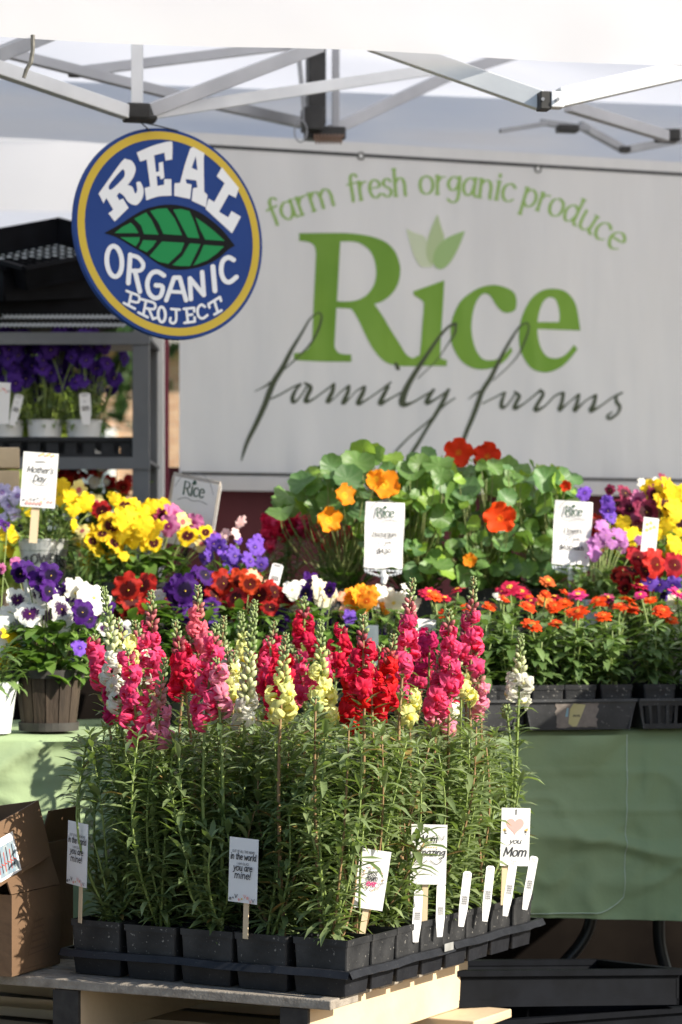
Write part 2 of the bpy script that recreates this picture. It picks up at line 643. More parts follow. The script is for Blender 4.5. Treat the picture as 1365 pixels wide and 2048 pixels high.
LEAFP = mat('pansy_leaf', (.06, .13, .024), (.18, .29, .06), rough=.42, attr='tint', transl=.3, tcol=(.2, .38, .04))
LEAFZ = mat('zinnia_leaf', (.07, .13, .035), (.22, .32, .11), rough=.45, attr='tint', transl=.28, tcol=(.2, .34, .05))
WHITEFAB = mat('canopy_fabric', (.78, .78, .81), (.84, .84, .86), rough=.7, scale=3, transl=.64, bump=.35, bscale=5, tcol=(.87, .87, .92))
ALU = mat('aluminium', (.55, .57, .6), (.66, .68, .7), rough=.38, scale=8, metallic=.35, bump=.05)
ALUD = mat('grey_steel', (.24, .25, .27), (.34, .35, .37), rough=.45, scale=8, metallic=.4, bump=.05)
BLK = mat('black_joint', (.01, .01, .011), (.03, .03, .03), rough=.5, scale=30)
CARDW = mat('card_white', (.83, .82, .82), (.87, .86, .85), rough=.55, scale=6, transl=.12)
STICK = mat('craft_stick', (.62, .47, .3), (.72, .58, .4), rough=.7, scale=30, stretch=(1, 1, .1))
INKB = mat('ink_black', (.03, .03, .035), rough=.7)
INKG = mat('ink_grey', (.2, .2, .21), rough=.7)
INKDG = mat('ink_dark_green', (.03, .08, .05), rough=.7)
INKP = mat('ink_pink', (.75, .36, .33), rough=.7)
INKR = mat('ink_magenta', (.5, .03, .16), rough=.7)
INKY = mat('ink_gold', (.75, .5, .16), rough=.7)
CLOTH = mat('green_cloth', (.3, .395, .21), (.345, .44, .25), rough=.9, scale=5, bump=.7, bscale=22, transl=.08, spec=.1)
HEM = mat('hem_thread', (.55, .64, .5), rough=.8)
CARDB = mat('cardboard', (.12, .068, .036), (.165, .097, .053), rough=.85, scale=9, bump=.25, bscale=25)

tO = Vector((0, 5.267, 0))
tu = Vector((math.cos(R(12)), math.sin(R(12)), 0))
tw = Vector((-math.sin(R(12)), math.cos(R(12)), 0))


def T(u, w, z):
    """stall frame: u along the table, w away from the camera"""
    return tO + tu * u + tw * w + Vector((0, 0, z))


def pxw(px, w):
    """distance at which photo column px meets the vertical plane w of the stall"""
    k = (px - CX) / FPX
    # X = k d ; point - tO dot tw = w
    return (w + tO.dot(tw)) / (k * tw.x + tw.y)


def ptw(px, py, w):
    return at(px, py, pxw(px, w))


# ---------------------------------------------------------------- ground and far setting
mb = MB()
mb.add([(-150, -60, 0), (150, -60, 0), (150, 250, 0), (-150, 250, 0)], [(0, 1, 2, 3)])
struct(mb.build('ground', mat('pavement_ground', (.13, .115, .1), (.18, .16, .14), rough=1, scale=2.5, bump=.6, bscale=40, spec=.06, speck=(.22, .2, .18))))
mb = MB()
mb.add([(-40, 19, .004), (30, 19, .004), (30, 60, .004), (-40, 60, .004)], [(0, 1, 2, 3)])
struct(mb.build('lawn', mat('lawn_grass', (.09, .16, .025), (.16, .24, .05), rough=.9, scale=3, bump=1, bscale=60)))

# brick building far behind the stall
bl = thing('brick_building', 'tan brick building far behind the plant rack', 'building', (-6, 24, 0))
BR = bpy.data.materials.new('far_brick')
BR.use_nodes = True
N, L = BR.node_tree.nodes, BR.node_tree.links
tx = N.new('ShaderNodeTexBrick')
tx.inputs['Color1'].default_value = (.42, .22, .12, 1)
tx.inputs['Color2'].default_value = (.55, .34, .2, 1)
tx.inputs['Mortar'].default_value = (.5, .46, .4, 1)
tx.inputs['Scale'].default_value = 5
tc = N.new('ShaderNodeTexCoord')
mpn = N.new('ShaderNodeMapping')
mpn.inputs['Rotation'].default_value = (R(90), 0, 0)
L.new(tc.outputs['Object'], mpn.inputs[0])
L.new(mpn.outputs[0], tx.inputs[0])
L.new(tx.outputs[0], N['Principled BSDF'].inputs['Base Color'])
N['Principled BSDF'].inputs['Roughness'].default_value = .9
mb = MB()
mb.box((-6, 26, 1.55), 16, 4, 3.1)
mb.build('wall', BR, bl)
mb = MB()
mb.box((-6, 26, 3.2), 16.6, 4.6, .2)
mb.build('roof', mat('roof_edge', (.5, .48, .45), rough=.8), bl)
for i in range(7):
    x = -9.6 + i * 1.2
    mb = MB()
    mb.box((x, 23.98, 1.75), .8, .06, 1.3)
    wdw = mb.build('window', mat('window_frame_white', (.8, .8, .78), rough=.5), bl)
    for sx in (-.19, .19):
        mb = MB()
        mb.box((x + sx, 23.94, 1.75), .32, .03, 1.14)
        mb.build('pane', mat('window_glass', (.25, .3, .33), rough=.08, spec=.8), wdw)


def tree(label, loc, h, cr, seed, c1, c2, group='trees behind the stall'):
    rnd = random.Random(seed)
    t = thing('tree', label, 'tree', loc, group)
    mb = MB()
    L0 = Vector(loc)
    mb.tube([L0, L0 + Vector((.05, 0, h * .35)), L0 + Vector((-.05, .1, h * .75))], [.16, .12, .04], 8)
    for k in range(6):
        a = rnd.uniform(0, 6.28)
        p = L0 + Vector((0, .03, h * rnd.uniform(.3, .6)))
        mb.tube([p, p + Vector((math.cos(a) * cr * .4, math.sin(a) * cr * .4, h * .14)), p + Vector((math.cos(a) * cr * .7, math.sin(a) * cr * .7, h * .2))], [.07, .04, .015], 5)
    mb.build('trunk', mat('bark', (.08, .06, .045), (.13, .1, .08), rough=.95, scale=20), t)
    mb = MB()
    cl = []
    for k in range(26):
        while True:
            v = Vector((rnd.uniform(-1, 1), rnd.uniform(-1, 1), rnd.uniform(-1, 1)))
            if v.length < 1:
                break
        cl.append(L0 + Vector((v.x * cr, v.y * cr, h * .66 + v.z * h * .34)))
    for k in range(5200):
        c = rnd.choice(cl)
        v = Vector((rnd.gauss(0, 1), rnd.gauss(0, 1), rnd.gauss(0, .8))) * cr * .17
        d = Vector((rnd.gauss(0, 1), rnd.gauss(0, 1), rnd.gauss(0, .6)))
        mb.leaf(c + v, d, Vector((0, 0, 1)), rnd.uniform(.1, .2), .09, n=2, tint=rnd.random())
    mb.build('crown', mat('crown_' + str(seed), c1, c2, rough=.6, attr='tint', transl=.3), t, kind='stuff')


tree('dark green tree beyond the white canopies at left', (-2.2, 17.2, 0), 4.4, 1.15, 5, (.02, .05, .015), (.06, .12, .03))
tree('small yellow green tree in front of the dark one, behind the rack', (-2.1, 15.5, 0), 3.1, .6, 6, (.12, .2, .02), (.3, .38, .06))
tree('leafy green tree behind the banner', (2.6, 18, 0), 5.2, 1.6, 7, (.04, .09, .02), (.1, .18, .04))


# white neighbouring canopies
def canopy_far(label, cx, cy, hw, hd, z0, z1, zp, seed):
    t = thing('market_canopy', label, 'canopy', (cx, cy, 0), 'white canopies in the market')
    c = Vector((cx, cy, 0))
    corners = [c + Vector((sx * hw, sy * hd, z1)) for sx, sy in ((-1, -1), (1, -1), (1, 1), (-1, 1))]
    pk = c + Vector((0, 0, zp))
    for i in range(4):
        a, b = corners[i], corners[(i + 1) % 4]
        mb = MB()
        n = 8
        vs, fs = [], []
        for r in range(n + 1):
            for s in range(n + 1):
                p = (a.lerp(b, s / n)).lerp(pk, r / n)
                p = p - Vector((0, 0, .08 * math.sin(math.pi * r / n)))
                vs.append(p)
        for r in range(n):
            for s in range(n):
                k = r * (n + 1) + s
                fs.append((k, k + 1, k + n + 2, k + n + 1))
        mb.add(vs, fs)
        mb.build('roof_panel', WHITEFAB, t, smooth=True)
        mb = MB()
        vs, fs = [], []
        for s in range(13):
            p = a.lerp(b, s / 12)
            o = (b - a).normalized().cross(Vector((0, 0, 1))) * (.012 * math.sin(s * 2.1 + seed) + .004)
            vs += [p + o, p + o * 1.6 - Vector((0, 0, z1 - z0))]
        for s in range(12):
            fs.append((2 * s, 2 * s + 2, 2 * s + 3, 2 * s + 1))
        mb.add(vs, fs)
        mb.build('valance', WHITEFAB, t, smooth=True)
    for p in corners:
        mb = MB()
        q = c.lerp(Vector((p.x, p.y, 0)), .97)
        mb.bar(Vector((q.x, q.y, 0)), Vector((q.x, q.y, z1 - .02)), .045)
        mb.build('leg', mat('white_leg', (.75, .75, .74), rough=.4), t)
    return t


canopy_far('white market canopy glowing in sun behind the round sign', -.62, 12.2, 1.5, 1.5, 2.5, 2.78, 3.7, 1)
canopy_far('white market canopy seen above the right half of the banner', 2.55, 12.8, 1.5, 1.5, 2.5, 2.78, 3.7, 2)

# ---------------------------------------------------------------- the stall's own canopy
TU0, TU1, TW0, TW1 = -1.62, 3.0, -.12, 2.86
can = thing('stall_canopy', 'white pop-up canopy with grey truss frame over the flower stall', 'canopy', T(0, 0, 0))
pk = T(.7, 1.4, 2.92)


def fabric(name, fn, nu, nv, parent, m=WHITEFAB):
    mb = MB()
    vs, fs = [], []
    for j in range(nv + 1):
        for i in range(nu + 1):
            vs.append(fn(i / nu, j / nv))
    for j in range(nv):
        for i in range(nu):
            k = j * (nu + 1) + i
            fs.append((k, k + 1, k + nu + 2, k + nu + 1))
    mb.add(vs, fs)
    return mb.build(name, m, parent, smooth=True)


def zfront(w):      # the eave line: the back stands a notch higher
    return 2.33 + .19 * (w - TW0) / (TW1 - TW0)


cs = [T(TU0, TW0, zfront(TW0)), T(TU1, TW0, zfront(TW0)), T(TU1, TW1, zfront(TW1)), T(TU0, TW1, zfront(TW1))]
for i in range(4):
    a, b = cs[i], cs[(i + 1) % 4]

    def roof(s, t, a=a, b=b, i=i):
        p = a.lerp(b, s).lerp(pk, t)
        sag = .05 * math.sin(math.pi * t) * math.sin(math.pi * s) + .03 * noise.noise(Vector((s * 7, t * 9, i * 9.1))) * min(1, t * 6) * min(1, (1 - t) * 6) * min(1, s * 8) * min(1, (1 - s) * 8)
        return p - Vector((0, 0, sag))
    fabric('roof_panel', roof, 24, 14, can)
for i, (a, b) in enumerate(((cs[0], cs[1]), (cs[1], cs[2]), (cs[2], cs[3]), (cs[3], cs[0]))):
    nrm = (b - a).normalized().cross(Vector((0, 0, 1)))

    def val(s, t, a=a, b=b, nrm=nrm, i=i):
        p = a.lerp(b, s)
        o = (.012 if i != 2 else .05) * noise.noise(Vector((s * 9, t * 2.2, i * 3.3))) * (.3 + t) + .004 * noise.noise(Vector((s * 40, t * 6, i)))
        return p + nrm * (.0 + (.012 + o) * min(1, t * 3)) - Vector((0, 0, (.285 if i != 2 else .18) * t + .003 * math.sin(s * 31 + i) * t))
    fabric('valance', val, 90, 10, can)
# truss bars: read off where they run, each at its own depth inside the canopy
BARS = [  # px, py, d, px, py, d, width, material
    (275, 40, 5.72, 275, 212, 5.72, .024, 0), (-30, 128, 5.4, 252, 224, 5.70, .024, 0), (298, 222, 5.75, 640, 92, 6.05, .024, 1),
    (306, 226, 5.77, 860, 140, 6.5, .022, 0), (-40, 92, 6.3, 375, 196, 6.6, .02, 1), (165, 142, 6.5, 600, 88, 6.9, .02, 1),
    (420, 205, 6.7, 604, 246, 7.0, .022, 2), (-30, 120, 5.6, 120, 60, 5.9, .024, 2),
    (740, 82, 5.26, 1082, 202, 5.22, .03, 0), (1120, 196, 5.22, 1420, 128, 5.3, .03, 0), (1136, 212, 6.3, 1332, 272, 6.7, .022, 1),
    (660, 262, 7.0, 905, 148, 7.3, .024, 1), (905, 148, 7.3, 1120, 80, 7.5, .024, 1), (1345, 268, 6.8, 1440, 262, 7.0, .022, 2),
    (1160, 250, 7.5, 1250, 300, 7.6, .018, 2), (1250, 300, 7.6, 1420, 268, 7.7, .018, 2), (1080, 244, 7.5, 1180, 258, 7.5, .014, 2), (1000, 262, 7.4, 1100, 246, 7.5, .01, 2),
    (596, 92, 6.86, 612, 250, 6.86, .012, 2), (672, 80, 6.95, 672, 262, 6.95, .02, 1),
]
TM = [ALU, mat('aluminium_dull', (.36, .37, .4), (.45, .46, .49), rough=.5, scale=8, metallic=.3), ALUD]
for b in BARS:
    mb = MB()
    mb.bar(at(*b[0:3]), at(*b[3:6]), b[6], b[6] * 1.25)
    mb.build('truss_bar', TM[b[7]], can, bevel=.002)
for (px, py, d, sx, sy, sz) in ((275, 225, 5.72, .05, .05, .034), (280, 238, 5.72, .07, .045, .012), (150, 143, 6.45, .03, .03, .026), (1335, 272, 6.75, .055, .05, .03),
                                (632, 175, 6.9, .045, .05, .2), (650, 268, 6.92, .1, .06, .032), (625, 240, 6.88, .05, .06, .06), (1135, 258, 7.5, .06, .04, .02), (1250, 299, 7.58, .03, .03, .016)):
    mb = MB()
    mb.box(at(px, py, d), sx, sy, sz, Matrix.Rotation(R(12), 3, 'Z'))
    mb.build('joint', BLK, can, bevel=.004)
mb = MB()
mb.box(at(1112, 201, 5.2), .026, .03, .031, Matrix.Rotation(R(12), 3, 'Z'))
mb.build('bracket', ALU, can, bevel=.002)
mb = MB()
mb.box(at(1088, 203, 5.2), .022, .034, .035, Matrix.Rotation(R(12), 3, 'Z'))
mb.build('joint', BLK, can, bevel=.002)
for px in (1086, 1116):
    mb = MB()
    p = at(px, 199, 5.183)
    mb.tube([p, p - Vector((0, .006, 0))], .0035, 8)
    mb.build('bolt', ALUD, can)
# spring and loops of the slider
mb = MB()
pts = []
for k in range(60):
    a = k * .9
    pts.append(at(628 + k * 1.0, 272, 6.86) + Vector((0, math.cos(a) * .012, math.sin(a) * .012 - .008)))
mb.tube(pts, .002, 4)
mb.build('spring', mat('rusty_spring', (.2, .12, .08), (.3, .2, .15), rough=.6), can)
mb = MB()
c0 = at(602, 262, 6.84)
mb.tube([c0 + Vector((math.cos(a * .35) * .016, 0, math.sin(a * .35) * .028)) for a in range(19)], .002, 4)
mb.build('ring', ALUD, can)
for u, w in ((TU0, TW0), (TU1, TW0), (TU1, TW1), (TU0, TW1)):
    mb = MB()
    mb.bar(T(u * .985, w + (.04 if w < 1 else -.04), 0), T(u * .985, w + (.04 if w < 1 else -.04), zfront(w)), .04)
    mb.build('leg', ALU, can, bevel=.003)
# a torn strap hanging off the valance
mb = MB()
mb.tube([at(66, 70, 5.0), at(66, 100, 5.0), at(62, 125, 5.0), at(53, 140, 5.0), at(48, 156, 5.0)], [.0042, .0042, .0045, .0042, .0038], 6)
tag(mb.build('strap', mat('strap_dark', (.07, .07, .06), (.2, .19, .17), rough=.8, scale=80)), 'short dark strap end dangling from the canopy valance at left', 'strap')
# white square post left of the banner, part of the hanging frame
mb = MB()
mb.bar(pxz(318, 7.25, 0), pxz(318, 7.25, 2.2), .03, .03)
tag(mb.build('frame_post', mat('white_leg', (.75, .75, .74), rough=.4), bevel=.003), 'white upright post between plant rack and banner', 'post')

# ---------------------------------------------------------------- banner
bA, bB = pxz(450, 7.4, 0), pxz(1365, 7.9, 0)
bu = (bB - bA).normalized()
bn = Vector((bu.y, -bu.x, 0))          # faces the camera side


def on_plane(o, n):
    def f(px, py, lift=0.0):
        ray = at(px, py, 1.0) - Vector((0, 0, CAMZ))
        c = Vector((0, 0, CAMZ))
        t = (o - c).dot(n) / ray.dot(n)
        return c + ray * t + n * lift
    return f


bpl = on_plane(bA, bn)
ban = thing('banner', 'large white vinyl farm banner with green lettering behind the flowers', 'banner', bA)
s0, s1, zb0, zb1 = -.13, 2.1, 1.285, 2.262


def bsurf(s, t):
    p = bA + bu * (s0 + (s1 - s0) * s) + Vector((0, 0, zb0 + (zb1 - zb0) * t))
    dd = .0011 * (noise.noise(Vector((s * 9, t * 1.6, 3))) - .75) + .0005 * (noise.noise(Vector((s * 22, t * 5, 8))) - .8)
    return p + bn * min(dd, -.0002)


mb = MB()
vs, fs = [], []
nu, nv = 80, 30
for j in range(nv + 1):
    for i in range(nu + 1):
        vs.append(bsurf(i / nu, j / nv))
for j in range(nv):
    for i in range(nu):
        k = j * (nu + 1) + i
        fs.append((k, k + 1, k + nu + 2, k + nu + 1))
mb.add(vs, fs)
VINYL = mat('banner_vinyl', (.78, .775, .765), (.86, .85, .83), rough=.5, scale=2.2, stretch=(2.5, 2.5, .5), transl=.48, bump=.8, bscale=3, bdist=.06, bstretch=(1.6, 1.6, .45))
mb.build('sheet', VINYL, ban, smooth=True)
for z, h in ((2.222, .009), (1.327, .008)):
    mb = MB()
    mb.frame_box(bA + bu * (s0 + .004) + bn * .0008 + Vector((0, 0, z)), bu * (s1 - s0 - .01), bn * .0006, Vector((0, 0, h)))
    mb.build('border_line', mat('print_black', (.015, .016, .017), rough=.5), ban)
for k, px in enumerate((722, 1076, 1430)):
    c = bpl(px, 312 + (px - 722) * .073, .002)
    mb = MB()
    ring = [c + (bu * math.cos(a) + Vector((0, 0, math.sin(a)))) * .009 for a in [2 * math.pi * j / 16 for j in range(17)]]
    mb.tube(ring, .003, 6)
    gr = mb.build('grommet', mat('brass_dark', (.1, .1, .09), rough=.3, metallic=.7), ban, smooth=True)
    mb = MB()
    mb.lathe([(0, 0), (.007, 0)], 12)
    mb.v = [tuple(c + bu * v[0] + Vector((0, 0, v[1])) + bn * .0005) for v in mb.v]
    mb.build('eye', mat('eye_white', (.85, .85, .84), rough=.4), gr)

GREEN = mat('print_green', (.115, .27, .012), (.15, .31, .02), rough=.45, scale=5, bump=.8, bscale=3, bdist=.06, bstretch=(1.6, 1.6, .45))
GREEN2 = mat('print_light_green', (.27, .44, .11), rough=.45)


def z1(*p):
    return [(580 + a[0] / 4.55, 440 + a[1] / 4.55) + tuple(a[2:]) for a in p]


def z2(*p):
    return [(800 + a[0] / 3.592, 420 + a[1] / 3.592) + tuple(a[2:]) for a in p]


C = 'c'
R_out = z1((85, 120, C), (300, 118), (480, 118), (620, 128), (760, 155), (880, 205), (960, 290), (1000, 400), (1005, 480), (985, 580), (930, 670), (850, 735),
           (770, 765, C), (850, 880), (920, 1000), (990, 1110), (1050, 1210), (1090, 1245), (1125, 1256), (1160, 1235, C), (1210, 1240, C), (1200, 1330, C), (1040, 1330), (950, 1320), (880, 1298),
           (820, 1250), (750, 1160), (690, 1050), (630, 920), (570, 820), (540, 805, C), (425, 800, C), (420, 900), (412, 1050), (408, 1140), (420, 1180), (460, 1215), (560, 1225, C),
           (562, 1290, C), (300, 1288), (38, 1275, C), (38, 1210, C), (110, 1206), (160, 1180), (190, 1130), (205, 1050), (215, 800), (225, 600), (235, 400), (238, 300), (225, 240), (190, 208), (140, 195), (85, 190, C))
R_in = z1((460, 195, C), (560, 195), (640, 212), (720, 270), (765, 350), (785, 450), (780, 540), (750, 620), (690, 690), (610, 730), (520, 742), (430, 738, C))
i_out = z2((96, 585, C), (200, 548), (320, 505, C), (312, 650), (300, 850), (290, 1040), (300, 1065), (340, 1080, C), (335, 1120, C), (200, 1119), (105, 1119, C), (105, 1068, C), (138, 1050), (148, 1000), (160, 850), (172, 690), (162, 652), (100, 612, C))
c_out = z2((790, 737), (830, 715), (840, 660), (825, 600), (780, 565), (700, 540), (620, 545), (540, 575), (450, 640), (400, 720), (370, 810), (365, 900), (380, 980), (430, 1070), (500, 1125), (580, 1145), (680, 1130),
           (760, 1080), (810, 1010, C), (798, 982, C), (760, 1030), (700, 1070), (640, 1080), (590, 1065), (550, 1010), (525, 930), (515, 840), (525, 740), (550, 660), (585, 612), (620, 600), (655, 622), (690, 680), (730, 725), (760, 738))
e_out = z2((1297, 865, C), (1282, 760), (1265, 680), (1230, 620), (1180, 580), (1110, 565), (1030, 575), (960, 620), (910, 690), (870, 790), (855, 900), (865, 1000), (900, 1080), (950, 1140), (1020, 1165), (1090, 1160), (1170, 1120),
           (1230, 1060), (1277, 1000, C), (1252, 968, C), (1200, 1030), (1150, 1060), (1100, 1065), (1050, 1045), (1010, 980), (992, 900), (990, 855, C), (1140, 860))
e_in = z2((990, 805, C), (1000, 740), (1025, 670), (1060, 632), (1090, 628), (1120, 645), (1140, 700), (1148, 760), (1145, 805, C))
for outl, hl, lf in ((R_out, [R_in], .0003), (i_out, [], .0006), (c_out, [], .0003), (e_out, [e_in], .0003)):
    ink = Ink(bpl)
    ink.poly(crom(outl, True), [crom(h, True) for h in hl], lift=lf)
    ink.build('lettering', GREEN, ban)
for pts, col, lf in ((((45, 135, C), (80, 270), (110, 350), (150, 405), (190, 410), (235, 403), (225, 330), (200, 250), (175, 190), (110, 165)), (.52, .6, .43), .0010),
                     (((270, 30, C), (225, 130), (195, 230), (190, 320), (215, 382), (250, 380), (280, 320), (312, 240), (318, 190), (300, 130)), (.4, .51, .28), .0013),
                     (((468, 150, C), (420, 165), (340, 200), (280, 250), (245, 310), (238, 370), (255, 410), (295, 425), (340, 400), (385, 340), (430, 250)), (.29, .45, .18), .0016)):
    ink = Ink(bpl)
    ink.poly(crom(z2(*pts), True), lift=lf)
    ink.build('leaf_motif', mat('print_leaf_%d' % int(lf * 1e4), col, rough=.5), ban)

SCRIPT = mat('print_script_green', (.035, .05, .022), rough=.5)
ink = Ink(bpl)


def sc3(*p):
    ink.stroke(crom([(470 + a / 3.033, 600 + b / 3.033, w / 3.033) for a, b, w in p], sub=4), lift=.0009)


def sc4(*p):
    ink.stroke(crom([(800 + a / 2.967, 620 + b / 2.967, w / 2.967) for a, b, w in p], sub=4), lift=.0009)


sc3((510, 75, 8), (460, 110, 10), (400, 210, 16), (340, 310, 24), (290, 410, 30), (240, 490, 34), (210, 560, 36), (180, 640, 34), (130, 750, 30), (80, 850, 24), (55, 920, 18), (40, 975, 6))
sc3((510, 75, 8), (527, 100, 12), (510, 170, 14), (470, 250, 12), (400, 330, 10), (290, 430, 8))
sc3((120, 555, 4), (180, 525, 10), (215, 500, 14))
sc3((220, 600, 10), (290, 565, 10), (350, 530, 10), (400, 510, 14))
sc3((400, 510, 14), (370, 545, 18), (350, 590, 26), (355, 620, 22), (390, 595, 10), (440, 520, 10))
sc3((425, 505, 14), (460, 530, 26), (440, 580, 26), (430, 615, 28), (470, 605, 12), (540, 555, 10), (600, 510, 12))
sc3((600, 512, 22), (590, 560, 26), (560, 620, 24), (600, 598, 8), (640, 560, 8), (690, 520, 12))
sc3((692, 522, 20), (685, 560, 24), (655, 630, 24), (700, 590, 8), (740, 550, 8), (785, 525, 14))
sc3((787, 527, 20), (775, 565, 26), (745, 630, 26), (800, 605, 10), (880, 550, 10), (945, 500, 12))
sc3((930, 525, 22), (900, 580, 26), (880, 630, 28), (930, 605, 12), (1010, 560, 10))
sc3((975, 385, 18), (990, 415, 26))
sc3((1340, 145, 22), (1300, 160, 16), (1250, 210, 18), (1180, 310, 22), (1120, 400, 28), (1070, 480, 32), (1030, 560, 38), (1015, 630, 40), (1070, 625, 14), (1140, 585, 10), (1210, 545, 12))
sc3((1340, 145, 12), (1335, 200, 14), (1290, 270, 8), (1220, 370, 6), (1110, 475, 6))
sc3((1205, 545, 18), (1175, 590, 26), (1165, 625, 28), (1220, 600, 12), (1300, 545, 14))
sc3((1295, 545, 20), (1265, 610, 26), (1220, 690, 24), (1170, 770, 20), (1110, 870, 22), (1060, 950, 22), (1030, 1010, 16))
sc3((1335, 595, 8), (1270, 640, 10), (1180, 730, 10), (1060, 830, 10), (970, 925, 12), (940, 970, 10))
sc4((755, 75, 8), (710, 100, 12), (650, 190, 16), (590, 300, 22), (540, 400, 26), (490, 480, 28), (460, 560, 30), (430, 640, 28), (400, 710, 26), (370, 790, 24), (340, 860, 18))
sc4((755, 75, 8), (765, 110, 10), (740, 190, 12), (700, 270, 8), (640, 340, 6), (550, 420, 6))
sc4((405, 530, 4), (450, 495, 10), (480, 480, 12))
sc4((490, 555, 8), (560, 520, 8), (620, 490, 12))
sc4((625, 490, 12), (605, 540, 22), (605, 580, 22), (640, 560, 10), (690, 490, 10))
sc4((680, 485, 12), (708, 510, 22), (690, 550, 22), (680, 585, 24), (730, 560, 10), (800, 505, 10), (835, 475, 16))
sc4((835, 480, 20), (850, 500, 20), (815, 560, 22), (805, 595, 26), (860, 570, 10), (920, 510, 10), (970, 490, 14))
sc4((970, 495, 20), (960, 550, 22), (945, 595, 22), (1000, 550, 8), (1060, 500, 12))
sc4((1062, 502, 18), (1050, 555, 22), (1035, 600, 22), (1100, 540, 8), (1160, 505, 14))
sc4((1162, 507, 20), (1150, 560, 24), (1130, 600, 26), (1190, 570, 10), (1260, 520, 10), (1320, 490, 10))
sc4((1320, 490, 10), (1285, 510, 16), (1285, 545, 22), (1305, 575, 20), (1290, 615, 14), (1245, 645, 18), (1230, 630, 16), (1260, 605, 8))
ink.build('script_lettering', SCRIPT, ban)

# the arched line of small serif letters
BASE = crom([(530, 460), (560, 447), (610, 428), (672, 409), (740, 397), (815, 390), (880, 388), (950, 393), (1016, 403), (1078, 421), (1130, 441), (1169, 460), (1214, 489), (1250, 516)], sub=8)


def arch(x, y):
    """x: photo column along the arc, y: height above the base line in photo pixels"""
    for (a, b) in zip(BASE[:-1], BASE[1:]):
        if a[0] <= x <= b[0]:
            t = (x - a[0]) / (b[0] - a[0])
            by = a[1] + (b[1] - a[1]) * t
            dx, dy = b[0] - a[0], b[1] - a[1]
            l = math.hypot(dx, dy)
            return (x + dy / l * y, by - dx / l * y)
    return (x, 450 - y)


for wd, x0, x1 in (('farm', 546, 675), ('fresh', 699, 817), ('organic', 838, 1028), ('produce', 1040, 1236)):
    ink = Ink(bpl)
    ink_text(ink, wd, (x0 + x1) / 2, 0, 72, 6.6, nib=.3, fit=(x1 - x0), warp=arch, serif=.06, lift=.0003)
    ink.build('arched_lettering', GREEN2, ban)

# dark red cloth hung behind the banner, showing along its left edge and below it
mo = bA - bn * .06


def mar(s, t):
    p = mo + bu * (-.19 + 2.4 * s) + Vector((0, 0, .55 + .8 * t))
    return p + bn * .02 * (noise.noise(Vector((s * 14, t * 1.5, 1))) - .8)


tag(fabric('cloth_panel', mar, 50, 10, None, mat('maroon_cloth', (.07, .012, .018), (.1, .02, .025), rough=.8, scale=5)), 'dark maroon cloth hanging below the banner', 'cloth')
mb = MB()
mb.bar(pxz(333, 7.3, 0), pxz(333, 7.3, 2.2), .014)  # added bar in place of the cloth's left edge, letting light behind the banner
tag(mb.build('cloth_edge_bar', mat('maroon_bar', (.16, .02, .04), (.22, .03, .055), rough=.5, scale=9)), 'thin maroon bar standing in for the cloth edge left of the banner', 'bar')

# ---------------------------------------------------------------- round sign
sn = Vector((.535, -.839, .10)).normalized()
sc = at(341, 467, 5.74)
spl = on_plane(sc, sn)
sgn = thing('round_sign', 'round blue and yellow sign with green leaf hanging from the canopy', 'sign', sc)
su = Vector((0, 0, 1)).cross(sn).normalized()
sv = sn.cross(su)
SR = .2278


def disc(r0, r1, z0, z1, name, m, n=96, parent=sgn, full=False):
    mb = MB()
    vs, fs = [], []
    prof = [(r0, z1), (r1, z1)] if not full else [(0, z1), (r1 - .001, z1), (r1, z1 - .001), (r1, z0), (0, z0)]
    for r, z in prof:
        for j in range(n):
            a = 2 * math.pi * j / n
            vs.append(sc + (su * math.cos(a) + sv * math.sin(a)) * r + sn * z)
    for i in range(len(prof) - 1):
        for j in range(n):
            j2 = (j + 1) % n
            fs.append((i * n + j, i * n + j2, (i + 1) * n + j2, (i + 1) * n + j))
    mb.add(vs, fs)
    return mb.build(name, m, parent)


SBLUE = mat('sign_blue', (.014, .045, .2), (.018, .055, .23), rough=.6, scale=4, spec=.15)
SYEL = mat('sign_yellow', (.55, .4, .05), (.6, .44, .065), rough=.6, spec=.15, scale=4)
SWHT = mat('sign_white', (.72, .75, .8), rough=.35)
disc(0, SR, -.012, 0, 'board', SBLUE, full=True)
disc(SR - .0245, SR - .0075, 0, .0006, 'yellow_ring', SYEL)


def s7(*p):
    return [(150 + a[0] / 3.592, 240 + a[1] / 3.592) + tuple(a[2:]) for a in p]


def s8(*p):
    return [(150 + a[0] / 3.592, 440 + a[1] / 3.592) + tuple(a[2:]) for a in p]


